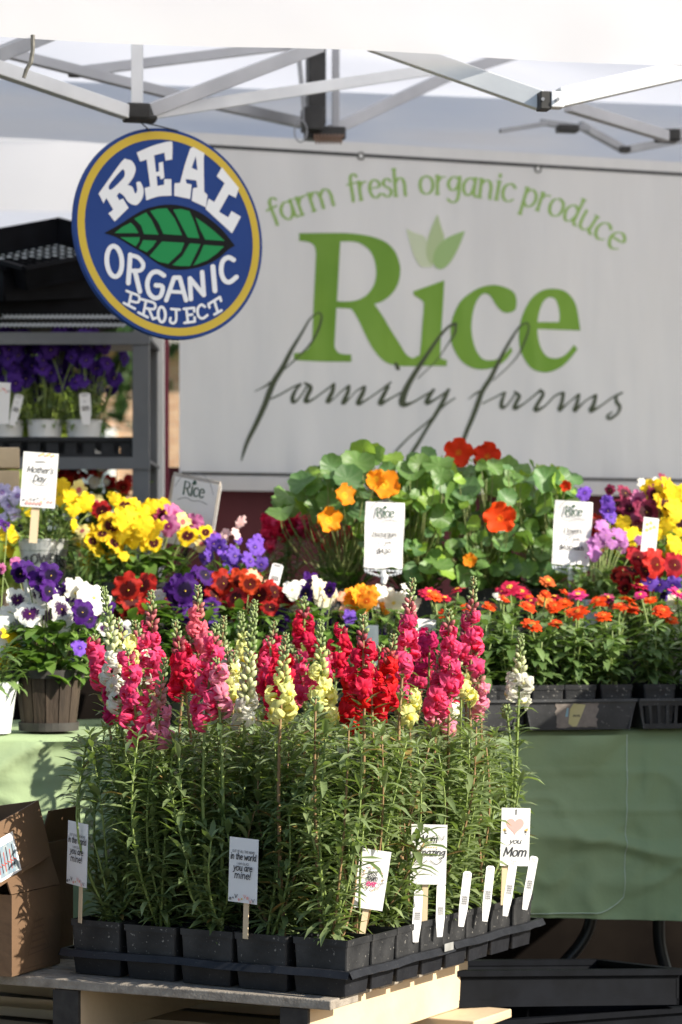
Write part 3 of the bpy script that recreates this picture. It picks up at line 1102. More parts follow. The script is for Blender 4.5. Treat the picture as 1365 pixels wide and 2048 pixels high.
LET = {
    'R': ([(170, 530, C), (335, 300), (375, 285), (412, 298), (436, 350), (420, 410), (378, 468, C), (412, 482), (432, 528), (447, 505), (440, 450, C), (468, 445), (492, 498), (485, 560), (450, 607), (418, 610), (380, 588), (350, 545), (318, 522, C), (300, 545, C), (318, 578, C), (345, 565, C), (385, 632, C), (285, 730, C), (240, 672, C), (275, 645, C), (225, 560, C), (205, 600, C)],
          [(245, 470), (330, 365), (352, 362), (358, 385), (345, 420), (262, 500)]),
    'E': ([(443, 235, C), (560, 185), (680, 155), (700, 175), (698, 285, C), (650, 292, C), (642, 235, C), (568, 255, C), (582, 375, C), (604, 370, C), (602, 308, C), (632, 300, C), (642, 415, C), (616, 428, C), (608, 402, C), (586, 405, C), (592, 475, C), (640, 465, C), (640, 425, C), (692, 425, C), (694, 545, C), (600, 550), (512, 578, C), (500, 490, C), (540, 478, C), (515, 285, C), (468, 300, C)], None),
    'A': ([(850, 195, C), (930, 240, C), (925, 300), (928, 515, C), (952, 540, C), (940, 628, C), (838, 580, C), (848, 490, C), (880, 485, C), (872, 435, C), (795, 425, C), (800, 455, C), (838, 465, C), (828, 568, C), (712, 545, C), (715, 455, C), (755, 452, C), (790, 320), (828, 205, C)],
          [(868, 260, C), (838, 345, C), (880, 362, C)]),
    'L': ([(1055, 340, C), (1178, 490, C), (1155, 560, C), (1105, 535, C), (1035, 660, C), (1100, 700, C), (1125, 655, C), (1192, 695, C), (1128, 815, C), (938, 640, C), (960, 565, C), (1000, 590, C), (1075, 455, C), (1018, 405, C)], None),
}
for k in LET:
    ink = Ink(spl)
    o_, h_ = LET[k]
    ink.poly(crom(s7(*o_), True), [crom(s7(*h_), True)] if h_ else [], lift=.001)
    ink.build('lettering', SWHT, sgn)
leafo = crom(s7((210, 813, C), (330, 745), (430, 680), (520, 635), (620, 612), (700, 608), (800, 625), (900, 665), (980, 720), (1060, 790)) + s8((1150, 185, C), (1100, 215), (1040, 270), (960, 315), (880, 342), (780, 357), (680, 352), (590, 310), (500, 245), (400, 185), (300, 125)), True)
ink = Ink(spl)
ink.poly(leafo, lift=.0008)
lfo = ink.build('leaf_emblem', mat('sign_black', (.008, .009, .01), rough=.6, spec=.1), sgn)
for cell in (s8((285, 95), (340, 50), (400, 20), (430, 50), (455, 95)), s7((425, 710), (510, 665), (550, 720), (600, 825), (495, 820), (475, 760)), s7((540, 655), (590, 640), (660, 635), (715, 710), (770, 830), (635, 820), (600, 740)),
             s7((705, 645), (760, 640), (820, 655), (855, 730), (893, 850), (810, 845), (760, 750)), s7((865, 700), (930, 745), (1000, 800), (1075, 870), (935, 860), (900, 790)),
             s8((325, 125), (465, 125), (460, 155), (435, 190)), s8((490, 145), (585, 150), (560, 190), (515, 232), (460, 205)), s8((625, 155), (785, 165), (760, 230), (670, 315), (600, 300), (535, 260)),
             s8((825, 168), (900, 175), (870, 240), (825, 332), (760, 332), (700, 325), (770, 260)), s8((925, 180), (1070, 190), (1020, 240), (950, 290), (850, 328), (890, 260))):
    ink = Ink(spl)
    ink.poly(cell, lift=.0014)
    ink.build('leaf_cell', mat('sign_green', (.012, .23, .07), rough=.6, spec=.15), lfo)
ink = Ink(spl)


def st(w, *p, curve=True):
    q = s8(*p)
    if curve or len(q) > 6:
        ink.stroke(crom(q, sub=5) if curve else q, w / 3.592, lift=.001)
    else:
        for a_, b_ in zip(q[:-1], q[1:]):
            ink.stroke([a_, b_], w / 3.592, lift=.001)


def ell(cx, cy, rx, ry, rot, w):
    q = []
    for j in range(29):
        a = 2 * math.pi * j / 28
        x, y = rx * math.cos(a), ry * math.sin(a)
        q.append((cx + x * math.cos(rot) - y * math.sin(rot), cy + x * math.sin(rot) + y * math.cos(rot)))
    st(w, *q, curve=False)


ell(283, 298, 54, 110, -.08, 34)
st(34, (397, 250), (383, 455), curve=False)
st(30, (397, 255), (450, 268), (490, 318), (470, 362), (395, 365))
st(34, (430, 365), (466, 515), curve=False)
st(33, (640, 400), (590, 372), (545, 390), (520, 450), (530, 520), (570, 560), (615, 545), (628, 480), (580, 470))
st(32, (655, 578), (712, 415), (752, 415), (798, 578), curve=False)
st(26, (690, 515), (770, 520), curve=False)
st(33, (832, 570), (825, 420), (925, 540), (913, 375), curve=False)
st(36, (990, 335), (1005, 510), curve=False)
st(34, (1140, 288), (1100, 270), (1060, 300), (1050, 370), (1070, 430), (1110, 447), (1160, 410))
W = 19
for p in (((405, 525), (385, 615)), ((370, 510), (425, 532)), ((350, 597), (430, 638)), ((510, 580), (490, 680)), ((478, 570), (530, 585)), ((455, 665), (522, 700)), ((530, 640), (560, 712), (588, 702)),
          ((690, 640), (752, 645)), ((800, 640), (810, 735)), ((780, 640), (855, 632), (856, 658)), ((805, 685), (842, 680)), ((785, 740), (860, 730), (858, 700)), ((965, 630), (958, 605), (1040, 555), (1048, 582)), ((1000, 582), (1025, 665)), ((1000, 680), (1052, 650))):
    st(W, *p, curve=False)
st(W, (405, 525), (458, 548), (452, 592), (398, 582))
st(W, (510, 580), (570, 600), (568, 640), (505, 635))
ell(622, 680, 26, 54, -.05, W + 2)
st(W, (725, 645), (725, 720), (705, 743), (682, 730), (685, 705))
st(W, (932, 625), (905, 610), (880, 640), (885, 690), (915, 708), (950, 685))
ink.build('small_lettering', SWHT, sgn)
mb = MB()
for px in (300, 356):
    p = spl(px, 262, .001)
    mb.tube([p, at(280, 243, 5.72), at(275, 232, 5.71)], .0016, 4)
mb.build('hanging_wire', BLK, sgn)

# ---------------------------------------------------------------- front table, cloth, back bench
tb = thing('folding_table', 'black legged folding table under the green cloth', 'table', T(0, .3, 0))
mb = MB()
mb.frame_box(T(-1.2, .0, .70), tu * 2.42, tw * .6, Vector((0, 0, .036)))
mb.build('tabletop', mat('table_plastic', (.5, .5, .48), rough=.6), tb)


def leg_pts(lst):
    return crom([tuple(ptw(a, b, w)) for a, b, w in lst], sub=5)


for lst in (((1186, 1700, .12), (1184, 1800, .12), (1180, 1850, .12), (1160, 1890, .12), (1130, 1925, .12), (1105, 1960, .12), (1096, 2100, .12), (1094, 2220, .12)),
            ((1318, 1700, .1), (1318, 1830, .1), (1320, 1890, .1), (1334, 1945, .1), (1356, 2000, .1), (1376, 2050, .1), (1384, 2120, .1), (1386, 2230, .1)),
            ((-260, 1700, .1), (-260, 1900, .1), (-255, 2220, .1)), ((-130, 1700, .5), (-130, 1900, .5), (-125, 2150, .5))):
    mb = MB()
    pts = [Vector(p) for p in leg_pts(lst)]
    pts = [p for p in pts if p.z > .012]
    pts.append(Vector((pts[-1].x, pts[-1].y, 0.0)))
    mb.tube(pts, .0125, 8)
    mb.build('leg', mat('table_leg_black', (.008, .008, .009), (.016, .016, .017), rough=.4, scale=20), tb, smooth=True)

UL, UR = -1.25, 1.25
CB = .372


def drape(u, z, lay=0):
    """w offset of the hanging front of the cloth"""
    dn = max(0, (.74 - z) / .37)
    f = .016 * math.sin(u * 9.5 + 1.1 * math.sin(u * 3.1)) * dn ** .8 + .010 * noise.noise(Vector((u * 6, z * 2.5, 4.2 + lay)))
    f += .0045 * noise.noise(Vector((u * 15 + z * 6, z * 11 - u * 4, 1.7 + lay)))
    r = noise.noise(Vector((u * 3.6 + z * 2.2, z * 5 - u * 1.3, 7.7)))
    f += .018 * (1 - min(1, abs(r) * 6))                       # sharp wrinkle ridges
    for cu in (-.72, -.22, .31, .62):                             # pressed fold lines
        f += .006 * max(0, 1 - abs(u - cu) / .01) + .008 * math.tanh((u - cu) * 40) * .35
    f += .004 * max(0, 1 - abs(z - .585) / .01) + .0035 * max(0, 1 - abs(z - .66) / .006)
    r2 = noise.noise(Vector((u * 9 - z * 5, z * 8 + u * 3, 3.1)))
    f += .012 * (1 - min(1, abs(r2) * 8)) * (.3 + .7 * dn)
    f += .0022 * noise.noise(Vector((u * 34, z * 30, 5.5)))
    return -.016 - f - .012 * dn


mb = MB()
vs, fs = [], []
nu = 230
prof = [(.6, .743), (.3, .743), (.05, .743), (.0, .7425), (-.008, .738)] + [(None, .74 - .006 - (.74 - .006 - CB) * k / 60) for k in range(61)]
for (w, z) in prof:
    for i in range(nu + 1):
        u = UL + (UR - UL) * i / nu
        if w is None:
            t = min(1, (.736 - z) / .02)
            zz = z + (.004 * math.sin(u * 7) + .006 * noise.noise(Vector((u * 4, 0, 2)))) * ((.74 - z) / .37)
            p = T(u, -.010 + (drape(u, z) + .010) * max(.05, t), zz)
        else:
            p = T(u, w, z + .0015 * noise.noise(Vector((u * 10, w * 10, 0))))
        vs.append(p)
k = len(prof)
for j in range(k - 1):
    for i in range(nu):
        a = j * (nu + 1) + i
        fs.append((a, a + 1, a + nu + 2, a + nu + 1))
mb.add(vs, fs)
tc_ = thing('tablecloth', 'sage green cloth draped over the front table, creased', 'tablecloth', T(0, .3, .743))
mb.build('cloth', CLOTH, tc_, smooth=True)
# second length of cloth lapped over the front, rounded corner at its right
mb = MB()
vs, fs = [], []
u1 = .575
nu2, nz2 = 150, 44
for j in range(nz2 + 1):
    for i in range(nu2 + 1):
        s, t = i / nu2, j / nz2
        z = .733 - (.733 - .386) * t
        z += .004 * math.sin(s * 5) * t
        u = -1.2 + (u1 - .012 * t + 1.2) * s
        cut = max(0, (s - .965) / .035)
        z += (.03 * cut ** 2.2) * max(0, t - .0) ** 6
        vs.append(T(u, drape(u, z) - .004 - .002 * t, z))
for j in range(nz2):
    for i in range(nu2):
        a = j * (nu2 + 1) + i
        fs.append((a, a + 1, a + nu2 + 2, a + nu2 + 1))
mb.add(vs, fs)
mb.build('overlap', CLOTH, tc_, smooth=True)
edge = [vs[j * (nu2 + 1) + nu2] - tw * .001 for j in range(nz2 + 1)] + [vs[nz2 * (nu2 + 1) + i] - tw * .001 for i in range(nu2, 60, -1)]
mb = MB()
mb.tube(edge, .0011, 4)
mb.build('hem', HEM, tc_)

bench = thing('display_bench', 'dark raised bench behind the green table', 'bench', T(0, .9, 0))
mb = MB()
mb.frame_box(T(-1.2, .64, .905), tu * 2.5, tw * .62, Vector((0, 0, .03)))
mb.build('bench_top', mat('bench_black', (.012, .012, .013), (.02, .02, .02), rough=.7, scale=9), bench)
mb = MB()
mb.frame_box(T(-1.19, .65, .004), tu * 2.48, tw * .02, Vector((0, 0, .898)))  # bench front extended to the ground, under-table shade put into its colour
mb.build('front_shade_panel', mat('bench_skirt_shade', (.006, .0045, .004), (.014, .011, .009), rough=.95, scale=6, spec=.05), bench)
for u in (-1.1, 1.2):
    for w in (.75, 1.18):
        mb = MB()
        mb.bar(T(u, w, 0), T(u, w, .904), .04)
        mb.build('leg', BLK, bench)


# ---------------------------------------------------------------- crates, boxes, pallets
def crate(label, loc, yaw, L, W, H, tilt=None, mats=BLACKP, group=None, cat='crate', name='nursery_crate', lattice=False, flare=.0, wtilt=0, solid=False):
    """open black crate: four ribbed sides, rim, floor"""
    t = thing(name, label, cat, loc, group)
    M = Matrix.Rotation(R(yaw), 3, 'Z')
    if tilt:
        M = M @ Matrix.Rotation(R(tilt[0]), 3, 'X') @ Matrix.Rotation(R(tilt[1]), 3, 'Y')
    if wtilt:
        M = Matrix.Rotation(R(wtilt), 3, 'X') @ M
    o = Vector(loc)

    def P(x, y, z):
        return o + M @ Vector((x, y, z))
    for s in (-1, 1):
        for ax in (0, 1):
            mb = MB()
            a, b = (L, W) if ax == 0 else (W, L)
            n = max(5, int(a / .045))
            e = b / 2

            def Q(x, off, z):
                off = off + flare * (z / H)
                x = x * (1 + flare * 2 / a * z / H)
                return P(x, s * off, z) if ax == 0 else P(s * off, x, z)
            th = .006
            for (z0, z1) in ((0, H * .2), (H * .8, H)):
                q = [Q(x, f, z) for x in (-a / 2, a / 2) for f in (e, e - th) for z in (z0, z1)]
                mb.add(q, [(0, 1, 3, 2), (4, 6, 7, 5), (0, 4, 5, 1), (2, 3, 7, 6), (0, 2, 6, 4), (1, 5, 7, 3)])
            for k in range(n):
                x = -a / 2 + a * (k + .5) / n
                hw = a / n * (.5 if solid else .32)
                q = [Q(x + dx, f, z) for dx in (-hw, hw) for f in (e - .001, e - th) for z in (H * .2, H * .8)]
                mb.add(q, [(0, 1, 3, 2), (4, 6, 7, 5), (0, 4, 5, 1), (2, 3, 7, 6), (0, 2, 6, 4), (1, 5, 7, 3)])
            mb.build('side_panel', mats, t)
    mb = MB()
    r = .009
    f = flare
    c = [P(-L / 2 - f, -W / 2 - f, H), P(L / 2 + f, -W / 2 - f, H), P(L / 2 + f, W / 2 + f, H), P(-L / 2 - f, W / 2 + f, H)]
    for i in range(4):
        mb.bar(c[i], c[(i + 1) % 4], r * 2, .01)
    mb.build('rim', mats, t)
    mb = MB()
    if lattice:
        for i in range(15):
            x = -L / 2 + L * (i + .5) / 15
            mb.bar(P(x, -W / 2, .004), P(x, W / 2, .004), .008, .004)
        for i in range(11):
            y = -W / 2 + W * (i + .5) / 11
            mb.bar(P(-L / 2, y, .008), P(L / 2, y, .008), .008, .004)
    else:
        q = [P(x, y, z) for x in (-L / 2 + .004, L / 2 - .004) for y in (-W / 2 + .004, W / 2 - .004) for z in (.001, .006)]
        mb.add(q, [(0, 1, 3, 2), (4, 6, 7, 5), (0, 4, 5, 1), (2, 3, 7, 6), (0, 2, 6, 4), (1, 5, 7, 3)])
    mb.build('bottom', mats, t)
    return t


DARKP = mat('dark_crate_plastic', (.004, .0045, .006), (.007, .008, .011), rough=.6, scale=20, spec=.06)
crate('black crate on the ground below the right end of the table', (.47, 5.12, 0), 24, .62, .4, .25, mats=DARKP, solid=True, group='black crates under the table')
crate('black tray lying tilted in the dark beside the pallets, below the table', (.33, 4.98, .265), 24, .5, .3, .06, tilt=(-4, 3), mats=DARKP, solid=True, group='black crates under the table')
# unseen stack added right of the picture to cast shade on the cloth
for k in range(5):
    crate(['lowest', 'second', 'third', 'fourth', 'topmost'][k] + ' black crate of the unseen stack added to shade the cloth', (1.38, 5.16, .258 * k), 8 + (k % 2) * 2, .36, .56, .256,
          group='unseen crates added right of the table for shade')
    mb = MB()
    mb.box((1.38, 5.16, .258 * k + .128), .335, .53, .24, Matrix.Rotation(R(8), 3, 'Z'))  # added solid fill, stops sun leaking through the crate slats
    tag(mb.build('crate_light_block', SOIL), 'added light-blocking fill of the ' + ['lowest', 'second', 'third', 'fourth', 'topmost'][k] + ' crate of the right stack', 'bark')

pA = pxz(662, 4.235, 0)
pu = Vector((math.cos(R(153.5)), math.sin(R(153.5)), 0))
pv = Vector((math.cos(R(62.5)), math.sin(R(62.5)), 0))
WOODT = mat('pallet_wood_weathered', (.2, .17, .14), (.34, .3, .25), rough=.85, scale=9, stretch=(6, 6, 6), bump=.5, bscale=40, speck=(.1, .08, .06), speck_at=.68)
WOODS = mat('pallet_wood_fresh', (.5, .37, .23), (.62, .48, .32), rough=.8, scale=7, bump=.4, bscale=35)
PLN = 0
for lev, (ztop, lab) in enumerate(((.381, 'upper weathered wood pallet carrying the snapdragon trays'), (.254, 'middle wood pallet of the stack under the snapdragons'), (.127, 'lowest wood pallet of the stack on the ground'))):
    pl = thing('wood_pallet', lab, 'pallet', pA + Vector((0, 0, ztop - .127)), 'stacked wooden pallets')
    rnd = random.Random(lev)
    Z = Vector((0, 0, 1))

    def rough_box(o, a, b, c, name, m, n=10):
        """a plank whose edges waver"""
        mb = MB()
        la = a.normalized()
        vs, fs = [], []
        sd = rnd.random() * 50
        for i in range(n + 1):
            for (q, r) in ((0, 0), (1, 0), (1, 1), (0, 1)):
                j = Vector((noise.noise(Vector((i * .9, q * 5 + sd, r * 3))), noise.noise(Vector((i * .7, q * 7 + sd, r * 4 + 9))), noise.noise(Vector((i * 1.1, q + sd, r * 5))))) * .0022
                vs.append(o + a * (i / n) + b * q + c * r + j)
        for i in range(n):
            for q in range(4):
                q2 = (q + 1) % 4
                fs.append((i * 4 + q, i * 4 + q2, i * 4 + 4 + q2, i * 4 + 4 + q))
        fs += [(3, 2, 1, 0), tuple(n * 4 + q for q in range(4))]
        mb.add(vs, fs)
        return mb.build(name, m, pl, bevel=.002)
    base = pA + Vector((0, 0, ztop))
    v = 0
    k = 0
    while v < .56:
        wd = rnd.uniform(.075, .1)
        u0 = 0 if k == 0 else .03 + rnd.uniform(-.004, .004)
        rough_box(base + pu * u0 + pv * v - Z * .0165, pu * (1.05 - u0), pv * wd, Z * .016, 'deck_board', WOODT)
        v += wd + rnd.uniform(.02, .035)
        k += 1
    for u0 in (.045, .47, .95):
        rough_box(base + pu * u0 + pv * .012 - Z * .096, pv * .6, pu * .045, Z * .079, 'stringer', WOODS)
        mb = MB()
        mb.frame_box(base + pu * (u0 - .002) + pv * .004 - Z * .097, pv * .008, pu * .049, Z * .079)  # dark cap: shade on the stringer's front end put into its colour
        mb.build('stringer_end', mat('end_shade_dark', (.03, .026, .024), (.05, .045, .04), rough=.9, scale=60), pl)
    for k, v in enumerate((0.02, .24, .46)):
        rough_box(base + pu * -.035 * (1 if lev == 0 else 0) + pv * v - Z * .1145, pu * 1.05, pv * (.1 if k < 2 else .16), Z * .0165, 'bottom_board', WOODS)


def box_open(label, corner, ud, vd, lu, lv, h, flaps, wax=Vector((0, 0, 1)), sticker=None, th=.004):
    t = thing('cardboard_box', label, 'box', corner, 'cardboard boxes beside the snapdragons')
    o = Vector(corner)
    cs_ = [o, o + ud * lu, o + ud * lu + vd * lv, o + vd * lv]
    for i in range(4):
        a, b = cs_[i], cs_[(i + 1) % 4]
        n = (b - a).normalized().cross(wax)
        mb = MB()
        nn = 8
        vs, fs = [], []
        for j in range(nn + 1):
            for kk in range(nn + 1):
                p = a.lerp(b, j / nn) + wax * h * kk / nn
                bulge = .005 * noise.noise(p * 14 + Vector((i * 3, 0, 0))) * math.sin(math.pi * j / nn)
                vs.append(p + n * bulge)
        for j in range(nn):
            for kk in range(nn):
                q = j * (nn + 1) + kk
                fs.append((q, q + 1, q + nn + 2, q + nn + 1))
        mb.add(vs, fs)
        ob = mb.build('side_panel', CARDB, t)
        sm = ob.modifiers.new('solid', 'SOLIDIFY')
        sm.thickness = th
        if i in flaps:
            ang, ln = flaps[i]
            d = (-n if False else n) * math.sin(ang) + wax * math.cos(ang)
            mb = MB()
            mb.frame_box(a + wax * (h + .001), b - a, d * ln, n * th)
            mb.build('flap', CARDB, t, bevel=.001)
    mb = MB()
    mb.frame_box(o + wax * .003, ud * lu, vd * lv, wax * th)
    mb.build('base', CARDB, t)
    return t


bu1 = Vector((math.cos(R(158)), math.sin(R(158)), 0))
bv1 = Vector((math.cos(R(68)), math.sin(R(68)), 0))
bx0 = pxz(24, 4.47, .383)
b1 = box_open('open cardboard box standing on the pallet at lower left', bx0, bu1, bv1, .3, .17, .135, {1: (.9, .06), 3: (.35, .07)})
# printed marks on its right side
ink = Ink(lambda x, y, l: bx0 + bv1 * x + Vector((0, 0, y)) - bu1 * (.0062 + l))
BOXINK = mat('box_print', (.1, .055, .03), rough=.9)
ink.stroke([(.045, .03), (.075, .1), (.12, .035), (.045, .03)], .0022)
for q in range(5):
    ink.stroke([(.055 + q * .004, .04 + q * .011), (.105 - q * .002, .042 + q * .011)], .003)
ink.build('printed_mark', BOXINK, b1)
wx = (Vector((0, 0, 1)) + Vector((-.22, -.12, 0))).normalized()
bu2 = (bu1 - wx * bu1.dot(wx)).normalized()
bv2 = wx.cross(bu2).normalized()
if bv2.y < 0:
    bv2 = -bv2
bx1 = at(-4, 1776, 4.44)
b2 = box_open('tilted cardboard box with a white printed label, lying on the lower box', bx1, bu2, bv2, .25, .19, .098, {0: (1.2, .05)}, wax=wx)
ink = Ink(lambda x, y, l: bx1 + bv2 * x + wx * y - bu2 * (.0062 + l))
ink.poly([(.002, .008), (.075, .008), (.075, .075), (.002, .075)], mi=0)
ink.poly([(.006, .012), (.07, .012), (.07, .062), (.006, .062)], mi=1)
for q in range(6):
    ink.stroke([(.008 + q * .01, .02), (.012 + q * .01, .05 + .006 * (q % 2))], .003, mi=2 if q % 2 else 3)
    ink.stroke([(.008 + q * .01, .034), (.016 + q * .01, .03)], .002, mi=3)
ink.build('label', [CARDW, mat('label_blue', (.12, .2, .28), (.3, .33, .33), rough=.6, scale=60), INKB, mat('label_red', (.3, .06, .05), rough=.6)], b2)
bx2 = pxz(82, 4.66, .384)
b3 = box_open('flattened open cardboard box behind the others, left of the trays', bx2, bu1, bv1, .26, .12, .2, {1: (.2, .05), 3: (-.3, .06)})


# ---------------------------------------------------------------- snapdragon trays (two, end to end)
Ot = pxz(692, 4.25, .3815)
fu = Vector((math.cos(R(149.7)), math.sin(R(149.7)), 0))
fv = Vector((math.cos(R(61.8)), math.sin(R(61.8)), 0))
SU, SV = .108, .0905


def cell_center(i, j):
    return Ot + fu * (SU * (i + .5) - .004) + fv * (SV * (j + .5) - .002)


def taper(mb, c, a, b, hx0, hy0, hx1, hy1, z0, z1, inner=None, mi=0):
    """four tapered walls along axes a, b"""
    Z = Vector((0, 0, 1))
    lo = [c + a * sx * hx0 + b * sy * hy0 + Z * z0 for sx, sy in ((-1, -1), (1, -1), (1, 1), (-1, 1))]
    hi = [c + a * sx * hx1 + b * sy * hy1 + Z * z1 for sx, sy in ((-1, -1), (1, -1), (1, 1), (-1, 1))]
    mb.add(lo + hi, [(0, 1, 5, 4), (1, 2, 6, 5), (2, 3, 7, 6), (3, 0, 4, 7)], mi)


for tr in range(2):
    tt = thing('plant_tray', ['black web tray holding the near snapdragon pots', 'black web tray holding the far snapdragon pots beside the table'][tr], 'tray', Ot + fv * SV * 4 * tr, 'snapdragon trays on the pallet')
    j0, j1 = tr * 4, tr * 4 + 4
    Z = Vector((0, 0, 1))
    a0 = Ot + fv * (SV * j0 - (.010 if tr == 0 else -.001)) - fu * .012
    LU = fu * (SU * 5 + .018)
    LV = fv * (SV * 4 + .011)
    dz = .043 + (.0022 if tr else 0)
    for nm, (o, d, out) in {'front': (a0, LU, -fv), 'back': (a0 + LV, LU, fv), 'right': (a0, LV, -fu), 'left': (a0 + LU, LV, fu)}.items():
        if (tr == 0 and nm == 'back') or (tr == 1 and nm == 'front'):
            continue
        mb = MB()
        vs, fs = [], []
        n = 16
        for k in range(n + 1):
            p = o + d * (k / n) + Z * (dz + .001 * math.sin(k * .8 + tr) + .0012 * noise.noise(Vector((k * .9, tr * 4, 2))))
            vs += [p - out * .008, p, p + out * .006 - Z * .011, p + out * .003 - Z * .012, p - out * .003 - Z * .004]
        for k in range(n):
            for q in range(4):
                fs.append((k * 5 + q, k * 5 + q + 1, k * 5 + q + 6, k * 5 + q + 5))
        mb.add(vs, fs)
        mb.build('flange', BLACKP, tt)
    for i in range(5):
        for j in range(j0, j1):
            mb = MB()
            c = cell_center(i, j)
            taper(mb, c, fu, fv, .0455, .0372, .0495, .0408, .001, .0405)
            mb.add([c + fu * sx * .0455 + fv * sy * .0372 + Z * .001 for sx, sy in ((-1, -1), (1, -1), (1, 1), (-1, 1))], [(0, 1, 2, 3)])
            mb.build('cell', BLACKP, tt, bevel=.003)
# pale tape on the right flange
mb = MB()
c = Ot + fv * SV * 3.5 - fu * .019 + Vector((0, 0, .036))
mb.frame_box(c, fv * .034, Vector((0, 0, .013)), fu * .001)
tag(mb.build('tape_strip', mat('grey_tape', (.22, .22, .21), (.33, .33, .32), rough=.5, scale=40)), 'strip of grey tape across the right edge of the snapdragon tray', 'tape')


# ---------------------------------------------------------------- cards, stakes and signs
def card_frame(center, yaw, roll=0.0, lean=0.0):
    n = Vector((math.sin(R(yaw)), -math.cos(R(yaw)), math.sin(R(lean)))).normalized()
    r = Vector((0, 0, 1)).cross(n).normalized() * 1
    r = Vector((math.cos(R(yaw)), math.sin(R(yaw)), 0))
    up = n.cross(r) * -1
    if up.z < 0:
        up = -up
    q = Matrix.Rotation(R(roll), 3, n)
    r, up = q @ r, q @ up
    return (lambda x, y, l=0.0: Vector(center) + r * x + up * y + n * l)


def heart(cx, cy, s, n=28):
    out = []
    for k in range(n):
        t = 2 * math.pi * k / n
        out.append((cx + s * 16 * math.sin(t) ** 3 / 17, cy + s * (13 * math.cos(t) - 5 * math.cos(2 * t) - 2 * math.cos(3 * t) - math.cos(4 * t)) / 17))
    return out


def blob(cx, cy, r, n=9, sq=1.0, seed=0):
    rnd = random.Random(seed)
    return [(cx + r * math.cos(2 * math.pi * k / n) * rnd.uniform(.75, 1.15), cy + sq * r * math.sin(2 * math.pi * k / n) * rnd.uniform(.75, 1.15)) for k in range(n)]


CARDS = []
INKS = [INKB, INKG, INKP, INKY, INKR, INKDG]


def gift_card(label, center, yaw, roll, w, h, draw, stick=(0, -.05), lean=0, stick_over=False, group='gift cards on sticks', sw=.010):
    F = card_frame(center, yaw, roll, lean)
    base = F(stick[0], -h / 2 + stick[1])
    CARDS.append((F, w, h))
    t = thing('gift_card', label, 'card', base, group)
    mb = MB()
    n = 6
    vs = []
    for j in range(n + 1):
        for i in range(n + 1):
            x, y = (i / n - .5) * w, (j / n - .5) * h
            vs.append(F(x, y, 0))
    k = len(vs)
    vs += [v + (F(0, 0, 0) - F(0, 0, .0006)) for v in vs]
    fs = []
    for j in range(n):
        for i in range(n):
            a = j * (n + 1) + i
            fs += [(a, a + 1, a + n + 2, a + n + 1), (k + a, k + a + n + 1, k + a + n + 2, k + a + 1)]
    mb.add(vs, fs)
    mb.build('card', CARDW, t)
    mb = MB()
    lf = .0015 if stick_over else -.0045
    top = -h / 2 + h * .12
    q = [(-sw / 2, stick[1] - h / 2), (sw / 2, stick[1] - h / 2), (sw / 2, top - .003), (sw * .3, top), (-sw * .3, top), (-sw / 2, top - .003)]
    fr = [F(stick[0] + x, y, lf) for x, y in q]
    bk = [F(stick[0] + x, y, lf - .0016) for x, y in q]
    mb.add(fr + bk, [tuple(range(6)), tuple(range(11, 5, -1))] + [(i, i + 6, (i + 1) % 6 + 6, (i + 1) % 6) for i in range(6)])
    mb.build('stick', STICK, t)
    ink = Ink(lambda x, y, l: F(x, y, l + .0004))
    draw(ink, w, h)
    ink.build('lettering', INKS, t)
    return t


def sprigs(ink, w, y, seed, cols=(2, 3, 0, 2, 1), n=9):
    rnd = random.Random(seed)
    for k in range(n):
        x = (k + .5) / n * w * .9 - w * .45
        yy = y + rnd.uniform(-.004, .004)
        c = rnd.choice(cols)
        if rnd.random() < .55:
            ink.poly(blob(x, yy, rnd.uniform(.0016, .003), seed=k + seed), mi=c)
        else:
            for q in range(3):
                ink.stroke([(x, yy - .003), (x + (q - 1) * .003, yy + .003)], .0008, mi=c)


def d_mine(ink, w, h):
    ink_text(ink, 'OUT OF ALL THE MOMS', 0, h * .27, .0052, .0006, fit=w * .78, mi=1)
    ink_text(ink, 'in the world', 0, h * .165, .0135, .0014, fit=w * .9, slant=.12)
    ink_text(ink, 'I AM GLAD', 0, h * .085, .005, .0006, fit=w * .42, mi=1)
    ink_text(ink, 'you are', 0, -h * .005, .0135, .0015, fit=w * .66, slant=.12)
    ink_text(ink, 'mine!', 0, -h * .125, .0145, .0015, fit=w * .58, slant=.12)
    sprigs(ink, w, -h * .43, 3)


def d_best(ink, w, h):
    ring = [(w * .36 * math.cos(a * .2618) * (1 + .04 * math.sin(a * 3)), h * .02 + w * .36 * math.sin(a * .2618)) for a in range(25)]
    rnd = random.Random(4)
    for k, (x, y) in enumerate(ring):
        for q in range(2):
            ink.stroke([(x, y), (x + rnd.uniform(-.004, .004), y + rnd.uniform(-.004, .004))], .0011, mi=rnd.choice((1, 1, 2, 3)))
    ink_text(ink, 'best', 0, h * .07, .014, .0011, slant=.25, fit=w * .3)
    ink_text(ink, 'mom', 0, -h * .02, .013, .0014, slant=.2, fit=w * .36)
    ink_text(ink, 'ever', 0, -h * .11, .013, .0015, slant=.2, fit=w * .34, mi=4)


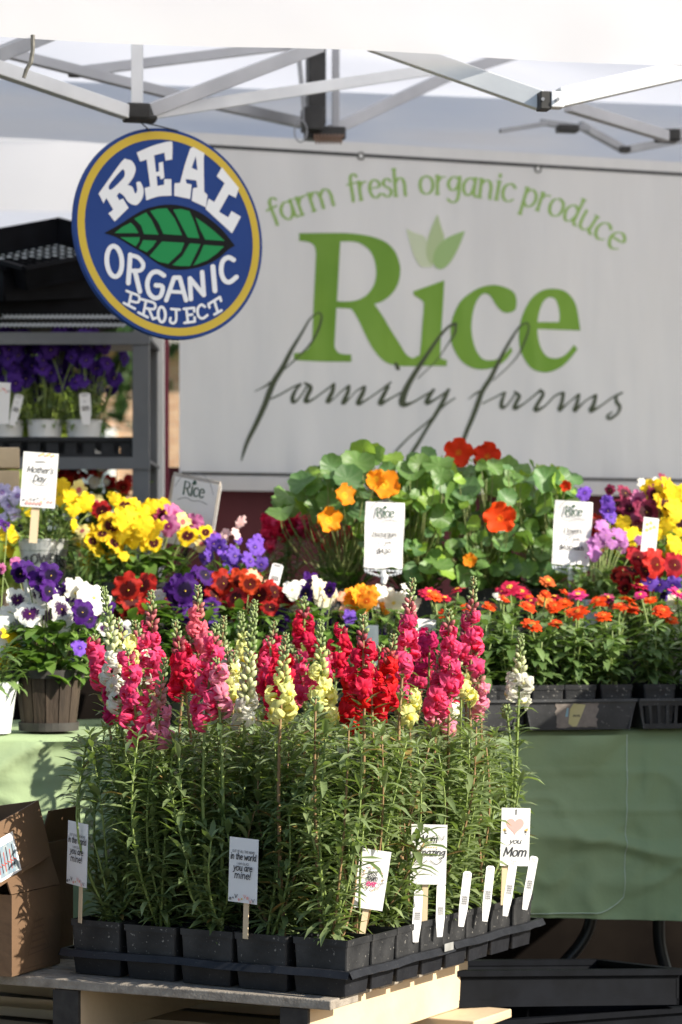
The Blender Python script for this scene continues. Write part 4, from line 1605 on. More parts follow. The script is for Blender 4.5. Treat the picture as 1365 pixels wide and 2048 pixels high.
def d_amazing(ink, w, h):
    ink_text(ink, 'Mom', 0, h * .2, .0165, .0016, slant=.25, fit=w * .46)
    for k in range(7):
        ink.poly(blob((k - 3) * w * .07, h * .12, .0011, seed=k), mi=3)
    ink_text(ink, 'amazing', w * .03, -h * .02, .0165, .0014, slant=.25, fit=w * .84)
    for sg in (1, -1):
        ink.stroke(crom([(w * .05 * sg, -h * .1), (w * .22 * sg, -h * .16), (w * .36 * sg, -h * .1), (w * .28 * sg, -h * .06)], sub=4), .0009)
        ink.stroke(crom([(w * .25 * sg, h * .32), (w * .38 * sg, h * .25), (w * .42 * sg, h * .32)], sub=4), .0009, mi=1)
    rnd = random.Random(9)
    for k in range(26):
        ink.poly(blob(rnd.uniform(-.45, .45) * w, rnd.uniform(-.46, .46) * h, .0006, seed=k), mi=1)


def d_heart(ink, w, h):
    ink.stroke([(0, h * .47), (0, h * .39)], .0022)
    ink.poly(heart(-w * .02, h * .2, w * .33), mi=2)
    rnd = random.Random(2)
    for sg in (-1, 1):
        ink.poly(blob(sg * w * .38, h * .12, .003, seed=5), mi=3)
        for k in range(6):
            a = rnd.uniform(0, 6.28)
            x, y = sg * w * .38, h * (.06 + .04 * k / 3)
            ink.stroke([(x, y), (x + math.cos(a) * .004, y + math.sin(a) * .003)], .0009)
    ink_text(ink, 'you', 0, -h * .11, .012, .0012, slant=.25, fit=w * .42)
    ink_text(ink, 'Mom', 0, -h * .33, .021, .0022, slant=.25, fit=w * .82)


def d_mothers(ink, w, h):
    for k in range(8):
        ink.poly(blob((k - 1) * w * .06, h * .44 + (k % 3) * .002, .0026, seed=k), mi=3 if k % 3 else 2)
    ink_text(ink, 'HAPPY', 0, h * .31, .005, .0008, fit=w * .3)
    ink_text(ink, "Mother's", 0, h * .13, .017, .0014, fit=w * .76, slant=.25)
    ink_text(ink, 'Day', 0, -h * .03, .018, .0016, fit=w * .36, slant=.25)
    ink.stroke(crom([(-w * .3, h * .02), (-w * .1, -h * .08), (w * .15, -h * .09), (w * .3, -h * .02)], sub=4), .0008)
    sprigs(ink, w, -h * .36, 8, cols=(2, 2, 3, 1))
    for k in range(5):
        ink.poly(blob((k - 3) * w * .1, -h * .43, .0034, seed=k + 30), mi=2)


gift_card('narrow turned gift card reading you are mine, left end of the front row', at(155, 1708, 4.5), -52, -3, .062, .106, d_mine, stick=(.006, -.062))
gift_card('gift card reading you are mine in the middle of the front row', at(487, 1741, 4.33), -36, -2, .0585, .104, d_mine, stick=(.004, -.058))
gift_card('tilted best mom ever gift card beside the near corner pot', at(744, 1759, 4.36), 8, -9, .05, .096, d_best, stick=(-.001, -.052), stick_over=False)
gift_card('gift card with curly script amazing, right of the corner card', at(858, 1709, 4.5), 4, -1.5, .06, .1, d_amazing, stick=(-.004, -.07))
gift_card('gift card with pink heart and Mom script at the right end of the snapdragons', at(1031, 1674, 4.76), 10, -2, .052, .102, d_heart, stick=(-.016, -.07))
gift_card("Happy Mother's Day gift card standing in the galvanized flower bucket", at(79, 960, 5.66), 4, -4, .073, .115, d_mothers, stick=(-.004, -.075), sw=.017)
gift_card('small MOM card among the violet pansies', at(852, 1258, 5.5), 18, -4, .044, .04, lambda k, w, h: ink_text(k, 'MOM', 0, -.008, .014, .0016, mi=1), stick=(0, -.08), group='small cards among the pansies')
gift_card('tall white card half hidden behind the red snapdragons', at(744, 1300, 5.45), -30, 0, .03, .1, lambda k, w, h: ink_text(k, 'Mom', 0, 0, .012, .001, mi=1), stick=(0, -.1), group='small cards among the pansies')
gift_card('pink lettered card at the left edge above the white bucket', at(-8, 1273, 5.2), 6, -2, .05, .08, lambda k, w, h: (ink_text(k, 'Mom', .002, .0, .02, .0016, mi=2, slant=.2), ink_text(k, 'a', .018, -.022, .01, .001, mi=3)), stick=(0, -.07), group='small cards among the pansies')
gift_card('blank pale card at the left edge before the violet shelf', at(0, 806, 6.2), 6, -3, .045, .095, lambda k, w, h: sprigs(k, w, .03, 3), stick=(-.01, -.1), group='small cards among the pansies')
gift_card('pale gold patterned card among the right pansies', at(1300, 1072, 5.75), 12, -6, .034, .078, lambda k, w, h: [k.poly(blob((q % 3 - 1) * .008, .012 + q * .004, .004, seed=q), mi=3) for q in range(5)], stick=(0, -.08), group='small cards among the pansies')


def stake(label, base, yaw, roll, w, h, lean=0.0, group='white plastic plant stakes'):
    F = card_frame(base, yaw, roll, lean)
    t = thing('plant_stake', label, 'plant tag', base, group)
    q = [(-w * .3, -.03), (w * .3, -.03), (w / 2, 0), (w / 2, h - .003), (w * .3, h), (-w * .3, h), (-w / 2, h - .003), (-w / 2, 0)]
    fr = [F(x, y, 0) for x, y in q]
    bk = [F(x, y, -.0012) for x, y in q]
    mb = MB()
    mb.add(fr + bk, [tuple(range(8)), tuple(range(15, 7, -1))] + [(i, i + 8, (i + 1) % 8 + 8, (i + 1) % 8) for i in range(8)])
    mb.build('stake', CARDW, t)
    ink = Ink(lambda x, y, l: F(x, y, l + .0004))
    for k in range(4):
        ink.stroke([(-w * .32, h * (.93 - k * .03)), (w * (.3 - .1 * (k % 2)), h * (.93 - k * .03))], h * .012, mi=0 if k < 1 else 1)
    for k in range(3):
        ink.stroke([(-w * .25, h * (.62 - k * .04)), (w * .1, h * (.62 - k * .04))], h * .008, mi=1)
    for k in range(9):
        ink.stroke([(-w * .34, h * (.12 + k * .028)), (w * .34, h * (.12 + k * .028))], h * (.008 + .008 * (k % 2)), mi=0, cap=False)
    ink.build('print', INKS, t)
    return t


ORD = ['first', 'second', 'third', 'fourth', 'fifth', 'sixth', 'seventh', 'eighth']
for k, (px, py, d, h, rl) in enumerate(((834, 1848, 4.46, .056, -4), (881, 1838, 4.52, .058, -2), (927, 1818, 4.58, .064, -8), (974, 1808, 4.66, .066, -7), (1016, 1798, 4.72, .072, -10), (1056, 1786, 4.79, .066, -12))):
    stake('white plastic tag, %s along the right edge of the snapdragon trays' % ORD[k], at(px, py, d), 26, rl, .0165, h)
for k, (px, py, w, h, rl, lab) in enumerate(((1074, 1378, .03, .045, -7, 'white price tag in the left zinnia pot'), (1150, 1378, .02, .032, -5, 'bent white tag in the middle zinnia pot'), (1313, 1376, .02, .03, -4, 'small white tag in the right zinnia tray'), (1366, 1376, .02, .036, -2, 'white tag at the right picture edge in the zinnias'))):
    stake(lab, ptw(px, py, .02), 14, rl, w * .65, h, group='zinnia price tags')
stake('small white tag among the violet pansies', at(548, 1165, 5.6), 10, -14, .024, .04, group='zinnia price tags')


def rice_logo(ink, cx, cy, s, mi=5):
    ink.stroke(crom([(cx - s * 1.35, cy + s * .2), (cx - s * .85, cy + s * .95), (cx, cy + s * 1.22), (cx + s * .85, cy + s * .95), (cx + s * 1.35, cy + s * .2)], sub=5), s * .03, mi=1)
    ink_text(ink, 'Rice', cx, cy - s * .12, s * 1.0, s * .105, nib=.4, fit=s * 1.5, mi=mi, serif=.04)
    ink.poly(blob(cx - s * .02, cy + s * .66, s * .13, seed=2), mi=5)
    ink.stroke(crom([(cx - s * 1.0, cy - s * .5), (cx - s * .5, cy - s * .3), (cx, cy - s * .4), (cx + s * .5, cy - s * .33), (cx + s * 1.05, cy - s * .42)], sub=5), s * .035, mi=1)


def price_sign(label, cen, yaw, roll, w, h, lines, clip=True, lean=0.0, slab=False):
    F = card_frame(cen, yaw, roll, lean)
    t = thing('price_sign', label, 'sign', F(0, -h / 2 - .05), 'white price signs')
    mb = MB()
    n = 8
    vs = []
    for j in range(n + 1):
        for i in range(n + 1):
            x, y = (i / n - .5) * w, (j / n - .5) * h
            if j == 0:
                y -= .004 * noise.noise(Vector((i * 1.7, 0, w * 99)))
            vs.append(F(x, y, 0 if slab else .003 * math.sin(j * .8 + i * .4)))
    k = len(vs)
    thk = .012 if slab else .0012
    vs += [v + (F(0, 0, 0) - F(0, 0, thk)) for v in vs]
    fs = []
    for j in range(n):
        for i in range(n):
            a = j * (n + 1) + i
            fs += [(a, a + 1, a + n + 2, a + n + 1), (k + a, k + a + n + 1, k + a + n + 2, k + a + 1)]
    for i in range(n):
        fs += [(i, k + i, k + i + 1, i + 1), (n * (n + 1) + i, n * (n + 1) + i + 1, k + n * (n + 1) + i + 1, k + n * (n + 1) + i)]
        fs += [(i * (n + 1), (i + 1) * (n + 1), k + (i + 1) * (n + 1), k + i * (n + 1)), (i * (n + 1) + n, k + i * (n + 1) + n, k + (i + 1) * (n + 1) + n, (i + 1) * (n + 1) + n)]
    mb.add(vs, fs)
    mb.build('panel', CARDW, t)
    ink = Ink(lambda x, y, l: F(x, y, l + (.0006 if slab else .0034)))
    rice_logo(ink, 0, h * .3, w * .31)
    for s, y, sz, wd in lines:
        ink_text(ink, s, 0, y * h, sz * w, wd * w * 1.35, nib=.5, mi=0, serif=.05)
    ink.build('lettering', INKS, t)
    if slab:
        mb = MB()
        for a, b in (((-.5, -.5), (-.5, .5)), ((-.5, .5), (.5, .5)), ((.5, .5), (.5, -.5))):
            mb.bar(F(a[0] * w, a[1] * h, -.005), F(b[0] * w, b[1] * h, -.005), .006, .016)
        mb.build('wood_frame', mat('sign_edge', (.45, .38, .3), (.3, .32, .36), rough=.5, scale=9), t)
        mb = MB()
        mb.bar(F(0, -h / 2, -.006), F(0, -h / 2 - .06, -.006), .012)
        mb.build('stand', BLK, t)
    if clip:
        mb = MB()
        mb.tube([F(.0, -h / 2 - .006, -.004), F(.004, -h / 2 - .022, 0), F(.001, -h / 2 - .034, 0)], [.005, .0075, .006], 8)
        mb.build('clip', mat('clip_white', (.8, .8, .79), rough=.4), t)
        mb = MB()
        mb.tube([F(.002, -h / 2 - .03, -.004), F(.002, -h / 2 - .1, -.004)], .0025, 5)
        mb.build('wire', ALU, t)
        mb = MB()
        pts = [F(-w * .47 + w * .94 * q / 40, -h / 2 - .004 - .007 * abs(math.sin(q * 1.1)) - (.012 * (1 - abs(q - 20) / 20)), .002 * math.sin(q * 2.3)) for q in range(41)]
        mb.tube(pts, .0016, 4)
        pts = [F(-w * .44 + w * .9 * q / 40, -h / 2 - .003 - .005 * abs(math.cos(q * 1.7)), .003 * math.sin(q * 1.3)) for q in range(41)]
        mb.tube(pts, .0013, 4)
        mb.build('plastic_sleeve', mat('sleeve_clear', (.75, .78, .82), rough=.15, spec=.8), t)
    return t


price_sign('white nasturtium price sign clipped before the big round leaves', at(769, 1070, 5.78), 14, -2, .086, .14, (('Nasturtium', -.02, .145, .014), ('3.5" pots', -.14, .11, .012), ('$4.50', -.28, .16, .02)))
price_sign('white flowers price sign at the right end of the nasturtiums', at(1145, 1066, 5.84), 10, -3.5, .084, .138, (('Flowers', .0, .16, .015), ('3.5" pots', -.12, .12, .012), ('$4.50 each', -.26, .15, .018)))
price_sign('tilted framed pansies price sign behind the yellow pansies', at(381, 1028, 5.95), -31, -11, .125, .15, (('Pansies', -.06, .12, .014), ('$4.50 each', -.24, .12, .014)), clip=False, slab=True)

# wooden crate end at the left edge
wc = thing('wood_crate', 'plain wooden crate at the left edge behind the bucket', 'crate', at(-30, 985, 5.95))
for k in range(2):
    mb = MB()
    q = at(-70, 982 - k * 46, 5.95)
    mb.frame_box(q, Vector((.119, .012, 0)), Vector((-.008, .07, 0)), Vector((0, 0, .046)))
    mb.build('plank', WOODS, wc, bevel=.003)

# ---------------------------------------------------------------- plant rack with stacked trays
rk = thing('plant_rack', 'grey metal plant rack at left behind the pansies', 'rack', pxz(130, 6.8, 0))
RK = mat('rack_grey', (.1, .105, .115), (.15, .155, .165), rough=.45, scale=6, metallic=.3)
for px, d in ((283, 6.72), (-160, 6.72), (300, 7.12), (-130, 7.12)):
    mb = MB()
    mb.bar(pxz(px, d, 0), pxz(px, d, 1.66), .042, .03, up=Vector((0, 1, 0)))
    mb.build('upright', RK, rk, bevel=.002)
for z in (1.345, 1.655, .95):
    mb = MB()
    mb.frame_box(pxz(-160, 6.70, z - .03), pxz(300, 6.7, 0) - pxz(-160, 6.7, 0), Vector((0, .02, 0)), Vector((0, 0, .03)))
    mb.build('shelf_rail', RK, rk)
    mb = MB()
    mb.frame_box(pxz(-160, 6.72, z - .012), pxz(300, 6.7, 0) - pxz(-160, 6.7, 0), Vector((0, .4, 0)), Vector((0, 0, .008)))
    mb.build('shelf', RK, rk)
# wire edge of the top shelf
for k, zz in enumerate((1.672, 1.692)):
    mb = MB()
    mb.bar(pxz(-160, 6.69, zz), pxz(252, 6.69, zz), .006)
    for q in range(46):
        px = -160 + q * 9
        mb.bar(pxz(px, 6.688, zz - .006), pxz(px + 5, 6.688, zz + .006), .0035)
    mb.build('wire_edge', mat('rack_wire', (.32, .34, .37), rough=.4, metallic=.4), rk)
crate('lowest black tray of the stack on top of the rack', pxz(56, 6.9, 1.69), 24, .46, .36, .085, mats=DARKP, solid=True, group='black trays stacked on the rack', cat='tray', name='nursery_tray')
crate('middle black tray of the stack on top of the rack', pxz(70, 6.88, 1.765), 40, .42, .36, .08, wtilt=9, mats=DARKP, solid=True, group='black trays stacked on the rack', cat='tray', name='nursery_tray')
crate('topmost black lattice tray tilted towards the camera on the rack', pxz(86, 6.84, 1.835), 42, .36, .36, .06, wtilt=20, mats=DARKP, solid=True, group='black trays stacked on the rack', cat='tray', name='nursery_tray', lattice=True, flare=.015)
crate('black tray under the white viola pots on the rack shelf', pxz(95, 6.86, 1.347), 1, .46, .24, .045, group='black trays stacked on the rack', cat='tray', name='nursery_tray')

# ---------------------------------------------------------------- flower and leaf templates (shared mesh data)
def petal_grid(mb, rad, low, ang, ln, wd, z0, cup, ruff, ph, lowv, ns=6, nt=6, wide=.62, base=.06, notch=0.0):
    """one petal: s along its length, t across"""
    d = Vector((math.cos(ang), math.sin(ang), 0))
    p = Vector((-math.sin(ang), math.cos(ang), 0))
    vs, fs = [], []
    for i in range(ns + 1):
        s = i / ns
        wp = math.sin(math.pi * (base + (1 - base) * s ** wide) * .97) ** .62 if i < ns else .6
        for j in range(nt + 1):
            t = -1 + 2 * j / nt
            x = s * ln * (1 - .16 * t * t * s) * (1 - notch * s * max(0, 1 - abs(t) * 2.2))
            y = t * wd * wp * .5
            z = z0 * (1 - s * .3) + cup * s * s + ruff * s * s * math.sin(t * 4.2 + ph + s * 2.5) * (abs(t) * .8 + .3)
            vs.append(d * x + p * y + Vector((0, 0, z)))
            rad.append(min(1, (d * x + p * y).length))
            low.append(lowv)
    for i in range(ns):
        for j in range(nt):
            a = i * (nt + 1) + j
            fs.append((a, a + 1, a + nt + 2, a + nt + 1))
    mb.add(vs, fs, 0)


def pansy_mesh(seed):
    rnd = random.Random(seed)
    mb, rad, low = MB(), [], []
    for ang, ln, wd, z0, cup, lv in ((62, 1.0, 1.12, -.12, -.10, 0), (118, 1.0, 1.12, -.07, -.14, 0), (8, .92, .95, .0, -.05, 1), (172, .92, .95, .03, -.05, 1), (270, .95, 1.3, .07, -.16, 1)):
        petal_grid(mb, rad, low, R(ang + rnd.uniform(-6, 6)), ln * rnd.uniform(.92, 1.05), wd * rnd.uniform(.95, 1.1), z0, cup + rnd.uniform(-.16, .2), rnd.uniform(.1, .2), rnd.uniform(0, 6), lv)
    n0 = len(mb.v)
    mb.ellipsoid((0, -.05, .1), (0, 0, 1), .05, .05, mi=1, n=6)
    rad += [0] * (len(mb.v) - n0)
    low += [0] * (len(mb.v) - n0)
    mb.e = {'rad': rad, 'low': low}
    return mb.mesh('pansy_flower', [EYE, EYE], smooth=True)


def nasturtium_flower_mesh(seed):
    rnd = random.Random(seed)
    mb, rad, low = MB(), [], []
    for k in range(5):
        petal_grid(mb, rad, low, R(90 + 72 * k + rnd.uniform(-7, 7)), 1.0, 1.25 * rnd.uniform(.95, 1.15), -.15, .1 + rnd.uniform(-.25, .2), .2, rnd.uniform(0, 6), 1, wide=.72)
    n0 = len(mb.v)
    mb.lathe([(.03, -.5), (.12, -.2), (.16, -.1)], 8, mi=1)
    rad += [0] * (len(mb.v) - n0)
    low += [0] * (len(mb.v) - n0)
    mb.e = {'rad': rad, 'low': low}
    return mb.mesh('nasturtium_flower', [EYE, EYE], smooth=True)


def zinnia_mesh(seed):
    rnd = random.Random(seed)
    mb, rad, low = MB(), [], []
    for lay, (n, ln, z0, cup) in enumerate(((13, 1.0, 0, -.12), (9, .72, .1, .02))):
        for k in range(n):
            petal_grid(mb, rad, low, 2 * math.pi * (k + lay * .5) / n + rnd.uniform(-.08, .08), ln * rnd.uniform(.86, 1.08), .42, z0, cup + rnd.uniform(-.12, .14), .03, rnd.uniform(0, 6), 1, ns=4, nt=2, wide=1.0, base=.2, notch=.08)
    n0 = len(mb.v)
    for k in range(14):
        a = k * 2.4
        r = .06 * math.sqrt(k)
        mb.ellipsoid((r * math.cos(a), r * math.sin(a), .16 - r * .3), (0, 0, 1), .1, .06, mi=1, n=5)
    rad += [0] * (len(mb.v) - n0)
    low += [0] * (len(mb.v) - n0)
    mb.e = {'rad': rad, 'low': low}
    return mb.mesh('zinnia_flower', [EYE, EYE], smooth=True)


def floret_mesh(seed):
    """snapdragon floret: +Z is the mouth, +Y up; throat, two upper lobes, three lower lobes, puffed palate"""
    rnd = random.Random(seed)
    mb = MB()
    rad, low = [], []
    mb.lathe([(.13, -.62), (.2, -.45), (.2, -.2), (.27, .02)], 8)
    mb.ellipsoid((0, -.1, .08), (0, -.3, 1), .22, .26, n=7)

    def lobe(ang, ln, wd, zc, lean, ruff):
        d = Vector((math.cos(ang), math.sin(ang), 0))
        p = Vector((-math.sin(ang), math.cos(ang), 0))
        vs, fs = [], []
        ns, nt = 5, 6
        ph = rnd.uniform(0, 6)
        for i in range(ns + 1):
            s = i / ns
            wp = .45 + .55 * math.sin(math.pi * min(1, .1 + s * .75))
            if i == ns:
                wp *= .8
            for j in range(nt + 1):
                t = -1 + 2 * j / nt
                x = .1 + s * ln * (1 - .2 * t * t)
                z = zc + lean[0] * s + lean[1] * s * s + ruff * s * math.sin(t * 5 + ph + 3 * s)
                vs.append(d * x + p * t * wd * wp * .5 + Vector((0, 0, z)))
        for i in range(ns):
            for j in range(nt):
                a = i * (nt + 1) + j
                fs.append((a, a + 1, a + nt + 2, a + nt + 1))
        mb.add(vs, fs)
    lobe(R(62) + rnd.uniform(-.15, .15), .66, .66, .0, (.3, -.5), .17)
    lobe(R(118) + rnd.uniform(-.15, .15), .66, .66, -.02, (.3, -.6), .17)
    lobe(R(205) + rnd.uniform(-.1, .1), .55, .48, .05, (.4, -.75), .17)
    lobe(R(335) + rnd.uniform(-.1, .1), .55, .48, .07, (.4, -.75), .17)
    lobe(R(270) + rnd.uniform(-.1, .1), .6, .55, .1, (.35, -.8), .2)
    for v in mb.v:
        rad.append(min(1, math.hypot(v[0], v[1] + .1) * 1.3))
        low.append(1)
    mb.e = {'rad': rad, 'low': low}
    return mb.mesh('floret', [EYE], smooth=True)


def round_leaf_mesh(seed):
    """nasturtium leaf: nearly round shield, veins from an off-centre point"""
    rnd = random.Random(seed)
    mb = MB()
    nv, sub, nr = 9, 4, 5
    n = nv * sub
    vs, vein = [Vector((0, 0, -.12))], [1.0]
    ph = rnd.uniform(0, 6)
    rnd0 = rnd.uniform(-.1, .3)
    for r in range(1, nr + 1):
        for j in range(n):
            a = 2 * math.pi * j / n
            t = r / nr
            rr = t * (1 + .05 * math.cos(a * nv + .3) * t + .08 * math.sin(a * 2 + ph) + .06 * math.sin(a * 3 + ph * 2))
            z = -.12 + rnd0 * t * t + .2 * t * t * math.sin(a * 2 + ph) + .09 * t * t * math.sin(a * 3 - ph) + .03 * t * math.cos(a * nv)
            vs.append(Vector((rr * math.cos(a), rr * math.sin(a) - .12 * t * 0, z)))
            vein.append(1.0 if j % sub == 0 and t < .9 else 0.0)
    fs = [(0, 1 + j, 1 + (j + 1) % n) for j in range(n)]
    for r in range(nr - 1):
        for j in range(n):
            j2 = (j + 1) % n
            a, b = 1 + r * n, 1 + (r + 1) * n
            fs.append((a + j, b + j, b + j2, a + j2))
    mb.add(vs, fs)
    mb.e = {'vein': vein}
    return mb.mesh('round_leaf', [NLEAF[0]], smooth=True)


EYE = mat('flower_eye', (.75, .5, .05), rough=.6)
NLEAF = [mat('nasturtium_leaf_%d' % k, c, c2, rough=.45, attr='vein', transl=.33, objvar=.3, tcol=t) for k, (c, c2, t) in enumerate((
    ((.115, .225, .05), (.17, .28, .085), (.32, .5, .06)), ((.2, .33, .04), (.26, .39, .075), (.5, .66, .05)), ((.085, .18, .06), (.13, .225, .09), (.22, .4, .06))))]
PANSY = [pansy_mesh(k) for k in range(5)]
NFL = [nasturtium_flower_mesh(k) for k in range(2)]
ZIN = [zinnia_mesh(k) for k in range(4)]
FLO = [floret_mesh(k) for k in range(6)]
NLF = [round_leaf_mesh(k) for k in range(9)]

PC = {
    'white_blotch': petal_mat('pansy_white_blotch', (.83, .82, .74), (.055, .008, .075), .48, (.86, .85, .78), streak=.55),
    'white': petal_mat('pansy_white', (.84, .82, .74), (.8, .7, .2), .12, (.87, .85, .8)),
    'cream': petal_mat('pansy_cream', (.84, .76, .58), (.8, .6, .1), .16, (.86, .8, .66)),
    'purple': petal_mat('pansy_purple', (.042, .006, .125), (.012, .002, .035), .45, (.09, .013, .22)),
    'violet': petal_mat('pansy_violet', (.15, .06, .46), (.07, .02, .26), .3, (.22, .1, .55)),
    'deepviolet': petal_mat('viola_deep', (.05, .018, .2), (.03, .008, .12), .3, (.09, .03, .29)),
    'darkred': petal_mat('pansy_darkred', (.32, .008, .012), (.06, .002, .004), .5, (.42, .015, .015)),
    'red': petal_mat('pansy_red', (.5, .012, .02), (.15, .002, .004), .45, (.6, .03, .03)),
    'redorange': petal_mat('pansy_redorange', (.55, .045, .008), (.09, .003, .003), .5, (.36, .015, .006)),
    'maroon': petal_mat('pansy_maroon', (.22, .012, .05), (.05, .002, .01), .5, (.36, .05, .12)),
    'mauve': petal_mat('pansy_mauve', (.42, .09, .26), (.25, .02, .12), .35, (.55, .2, .36)),
    'yellow': petal_mat('pansy_yellow', (.86, .6, .01), None, .3, (.88, .66, .03)),
    'yellow_blotch': petal_mat('pansy_yellow_blotch', (.86, .55, .01), (.07, .006, .01), .46, (.88, .62, .02)),
    'paleyellow': petal_mat('pansy_paleyellow', (.84, .72, .2), (.5, .1, .15), .3, (.86, .76, .4)),
    'orange': petal_mat('pansy_orange', (.86, .3, .01), (.7, .14, .005), .3, (.88, .36, .02)),
    'peach': petal_mat('pansy_peach', (.84, .42, .24), (.8, .2, .05), .3, (.86, .5, .36)),
    'lavender': petal_mat('viola_lavender', (.52, .46, .74), (.3, .2, .5), .3, (.66, .62, .82)),
    'lilac': petal_mat('lilac', (.56, .2, .56), None, .3, (.66, .3, .64)),
    'palepink': petal_mat('pale_pink', (.82, .52, .54), None, .3, (.85, .62, .6)),
}
NC = {'nor': petal_mat('nast_orange', (.86, .24, .008), (.85, .5, .02), .3, (.86, .32, .01)), 'nred': petal_mat('nast_red', (.74, .04, .004), (.78, .2, .01), .2, (.78, .06, .006))}
ZC = {'zor': petal_mat('zin_orange', (.76, .055, .005), None, .3, (.8, .085, .008)), 'zap': petal_mat('zin_apricot', (.75, .15, .03), None, .3, (.78, .2, .05)), 'zcr': petal_mat('zin_crimson', (.5, .012, .05), None, .3, (.6, .02, .09)),
      'zmg': petal_mat('zin_magenta', (.62, .03, .2), None, .3, (.68, .05, .25)), 'zwh': petal_mat('zin_white', (.84, .84, .76), None, .3)}
SNAP = {
    'pink': petal_mat('snap_pink', (.84, .06, .19), (.8, .02, .09), .3, (.86, .11, .27), transl=.4, streak=.3), 'coral': petal_mat('snap_coral', (.85, .16, .22), None, .3, (.86, .22, .3), transl=.4),
    'crimson': petal_mat('snap_crimson', (.66, .012, .06), (.5, .005, .03), .3, (.74, .025, .1), transl=.4), 'red': petal_mat('snap_red', (.7, .008, .022), (.55, .004, .01), .3, (.74, .016, .03), transl=.4),
    'rose': petal_mat('snap_rose', (.8, .22, .36), (.85, .5, .3), .2, (.83, .34, .45), transl=.4), 'white': petal_mat('snap_white', (.85, .84, .7), (.82, .78, .35), .22, (.87, .87, .8), transl=.4),
    'yellow': petal_mat('snap_yellow', (.84, .82, .24), (.84, .66, .05), .24, (.86, .86, .42), transl=.4), 'magenta': petal_mat('snap_magenta', (.6, .015, .12), None, .3, (.68, .03, .17), transl=.4)}
BUDC = {'pink': (.45, .12, .13), 'coral': (.5, .18, .15), 'crimson': (.36, .06, .08), 'red': (.42, .07, .06), 'rose': (.5, .22, .2), 'white': (.62, .66, .36), 'yellow': (.6, .64, .24), 'magenta': (.2, .03, .06)}
BUDM = {k: mat('bud_' + k, c, tuple(x * .8 for x in c), rough=.5, scale=200, transl=.2) for k, c in BUDC.items()}
BUDG = mat('bud_green', (.2, .28, .1), (.3, .36, .16), rough=.55, scale=200, transl=.15)


# ---------------------------------------------------------------- snapdragons
def square_pot(root, c, a, b, hx, hy, h, m=POTP, soil=True):
    Z = Vector((0, 0, 1))
    mb = MB()
    taper(mb, c, a, b, hx * .83, hy * .83, hx * .955, hy * .955, .003, h * .9)
    taper(mb, c, a, b, hx * .99, hy * .99, hx, hy, h * .88, h)
    taper(mb, c, a, b, hx * .9, hy * .9, hx * .955, hy * .955, h * .3, h)
    lo = [c + a * sx * hx * .955 + b * sy * hy * .955 + Z * h for sx, sy in ((-1, -1), (1, -1), (1, 1), (-1, 1))]
    hi = [c + a * sx * hx + b * sy * hy + Z * h for sx, sy in ((-1, -1), (1, -1), (1, 1), (-1, 1))]
    mb.add(lo + hi, [(i, (i + 1) % 4, 4 + (i + 1) % 4, 4 + i) for i in range(4)])
    lo = [c + a * sx * hx * .955 + b * sy * hy * .955 + Z * h * .88 for sx, sy in ((-1, -1), (1, -1), (1, 1), (-1, 1))]
    hi = [c + a * sx * hx * .99 + b * sy * hy * .99 + Z * h * .88 for sx, sy in ((-1, -1), (1, -1), (1, 1), (-1, 1))]
    mb.add(lo + hi, [(i, (i + 1) % 4, 4 + (i + 1) % 4, 4 + i) for i in range(4)])
    mb.add([c + a * sx * hx * .83 + b * sy * hy * .83 + Z * .003 for sx, sy in ((-1, -1), (1, -1), (1, 1), (-1, 1))], [(0, 1, 2, 3)])
    mb.build('pot', m, root, bevel=.0035)
    if soil:
        mb = MB()
        n = 5
        vs = []
        for i in range(n + 1):
            for j in range(n + 1):
                vs.append(c + a * hx * .93 * (2 * i / n - 1) + b * hy * .93 * (2 * j / n - 1) + Z * (h * .86 + .006 * noise.noise(Vector((i * .8 + c.x * 90, j * .8, c.y * 50)))))
        mb.add(vs, [(i * (n + 1) + j, i * (n + 1) + j + 1, (i + 1) * (n + 1) + j + 1, (i + 1) * (n + 1) + j) for i in range(n) for j in range(n)])
        mb.build('soil', SOIL, root)


